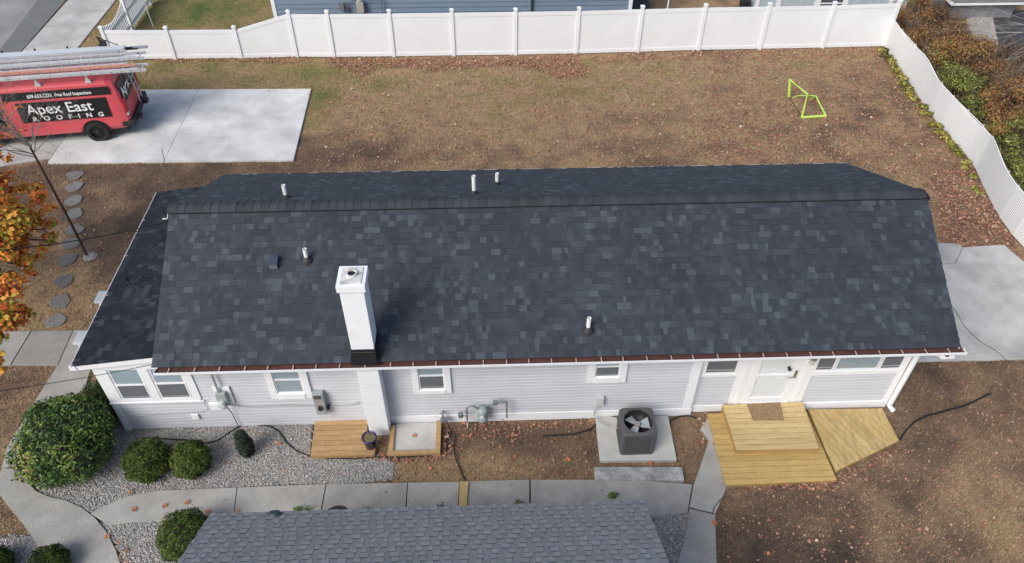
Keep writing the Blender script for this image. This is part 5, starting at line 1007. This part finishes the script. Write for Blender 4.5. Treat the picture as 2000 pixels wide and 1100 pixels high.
def ladder(name, lab, x0, x1, y, z, wdt=.4, m=alu, lie=False, dz=0.):
    """an extension ladder standing on edge on the rack; origin at its rear end"""
    root = empty(name, (0,0,0)); root.matrix_world = van_M@Matrix.Translation((x1, y, z)); tag(root, lab, 'ladder', 'ladders stacked on the van roof'); L = x1-x0
    if lie:
        for s_ in (0, wdt): MB().box(-L,0,s_-.035,s_+.035 if False else s_+.0,0,.09).build('rail', m, root, bevel=.004)
        for s_ in (.05, wdt-.05): MB().box(-L+.3,-.25,s_-.03,s_,.02,.11).build('fly_rail', alu, root, bevel=.004)
        k = 0.15
        while k < L-.1: MB().tube([(-k,0,.045),(-k,wdt-.035,.045)], .016, 6).build('rung', alu, root); k += .30
    else:
        for s_ in (0, wdt): MB().box(-L,0,-.035,.035,s_,s_+.028).build('rail', m, root, bevel=.004)
        k = 0.15
        while k < L-.1: MB().tube([(-k,0,.02),(-k,0,wdt)], .016, 6).build('rung', alu, root); k += .30
    k = .15; h_ = MB()
    while k < L-.1:
        if lie: h_.tube([(-k,-.0362,.045),(-k,-.036,.045)], .017, 8)
        else: h_.tube([(-k,.0,wdt+.027),(-k,.0,wdt+.0285)], .017, 8)
        k += .30
    h_.build('rung_end', aluh, root); return root
bpy.context.view_layer.update(); van_M = Matrix.Translation((-11.82,23.36,.04))@Matrix.Rotation(R(7.0), 4, 'Z')
ladder('extension_ladder', 'outermost silver ladder on the van side nearest the house', -5.3, 1.05, -.98, 2.37, .36, alu, True)
ladder('extension_ladder', 'orange railed ladder second from the near side of the van', -5.3, .72, -.78, 2.465, .36, org, True)
ladder('extension_ladder', 'silver ladder just behind the orange one on the van', -5.5, .95, -.52, 2.555, .36, alu, True)
ladder('extension_ladder', 'silver ladder topmost in the middle of the van stack', -5.2, .25, -.14, 2.465, .36, alu, True)
ladder('extension_ladder', 'wide silver ladder lying on the far side of the van rack', -5.4, .80, -.20, 2.37, .42, alu, True)
pk = empty('aluminium_plank', (0,0,0)); pk.matrix_world = van_M@Matrix.Translation((.15,.24,2.34)); tag(pk, 'long flat silver work plank on top of the van ladders', 'plank')
MB().box(-5.2,0,0,.34,.16,.21).box(-5.2,0,.0,.02,.08,.21).build('deck', mat('plank_aluminium', (.66,.68,.70), .4, metal=.2), pk, bevel=.004)
cd_ = empty('conduit_carrier', (0,0,0)); cd_.matrix_world = van_M@Matrix.Translation((-.6,.72,2.30)); tag(cd_, 'silver tube carrier along the far side of the van roof', 'tube')
MB().tube([(-4.6,0,.12),(0,0,.12)], .045, 12).build('tube', mat('pale_tube', (.6,.62,.7), .35, metal=.3), cd_)
for x in (-4.1,-3.1,-2.1,-1.1,-.1): MB().tube([(x-.10,0,.12),(x+.10,0,.12)], .062, 12).build('clamp', mat('blue_grey_clamp', (.2,.22,.32), .5), cd_); MB().tube([(x,.03,.05),(x,.03,.24)], .03, 8).build('wheel_knob', blackm, cd_)
br = empty('ladder_bracket', (0,0,0)); br.matrix_world = van_M@Matrix.Translation((-.45,.62,2.36)); tag(br, 'black triangular folding bracket at the rear of the van roof', 'bracket')
MB().box(-.12,.95,-.05,.05,.0,.07).build('base_arm', blackm, br); MB().tube([(-.05,0,.05),(-.18,0,.5)], .035, 6).build('upright', blackm, br); MB().tube([(-.18,0,.48),(.55,0,.07)], .014, 6).build('brace', blackm, br); MB().box(-.16,.02,-.06,.06,.06,.34).build('gusset', blackm, br); MB().box(.8,1.25,-.05,.05,.02,.08).build('foot_pad', mat('worn_grey', (.3,.32,.36), .5), br)
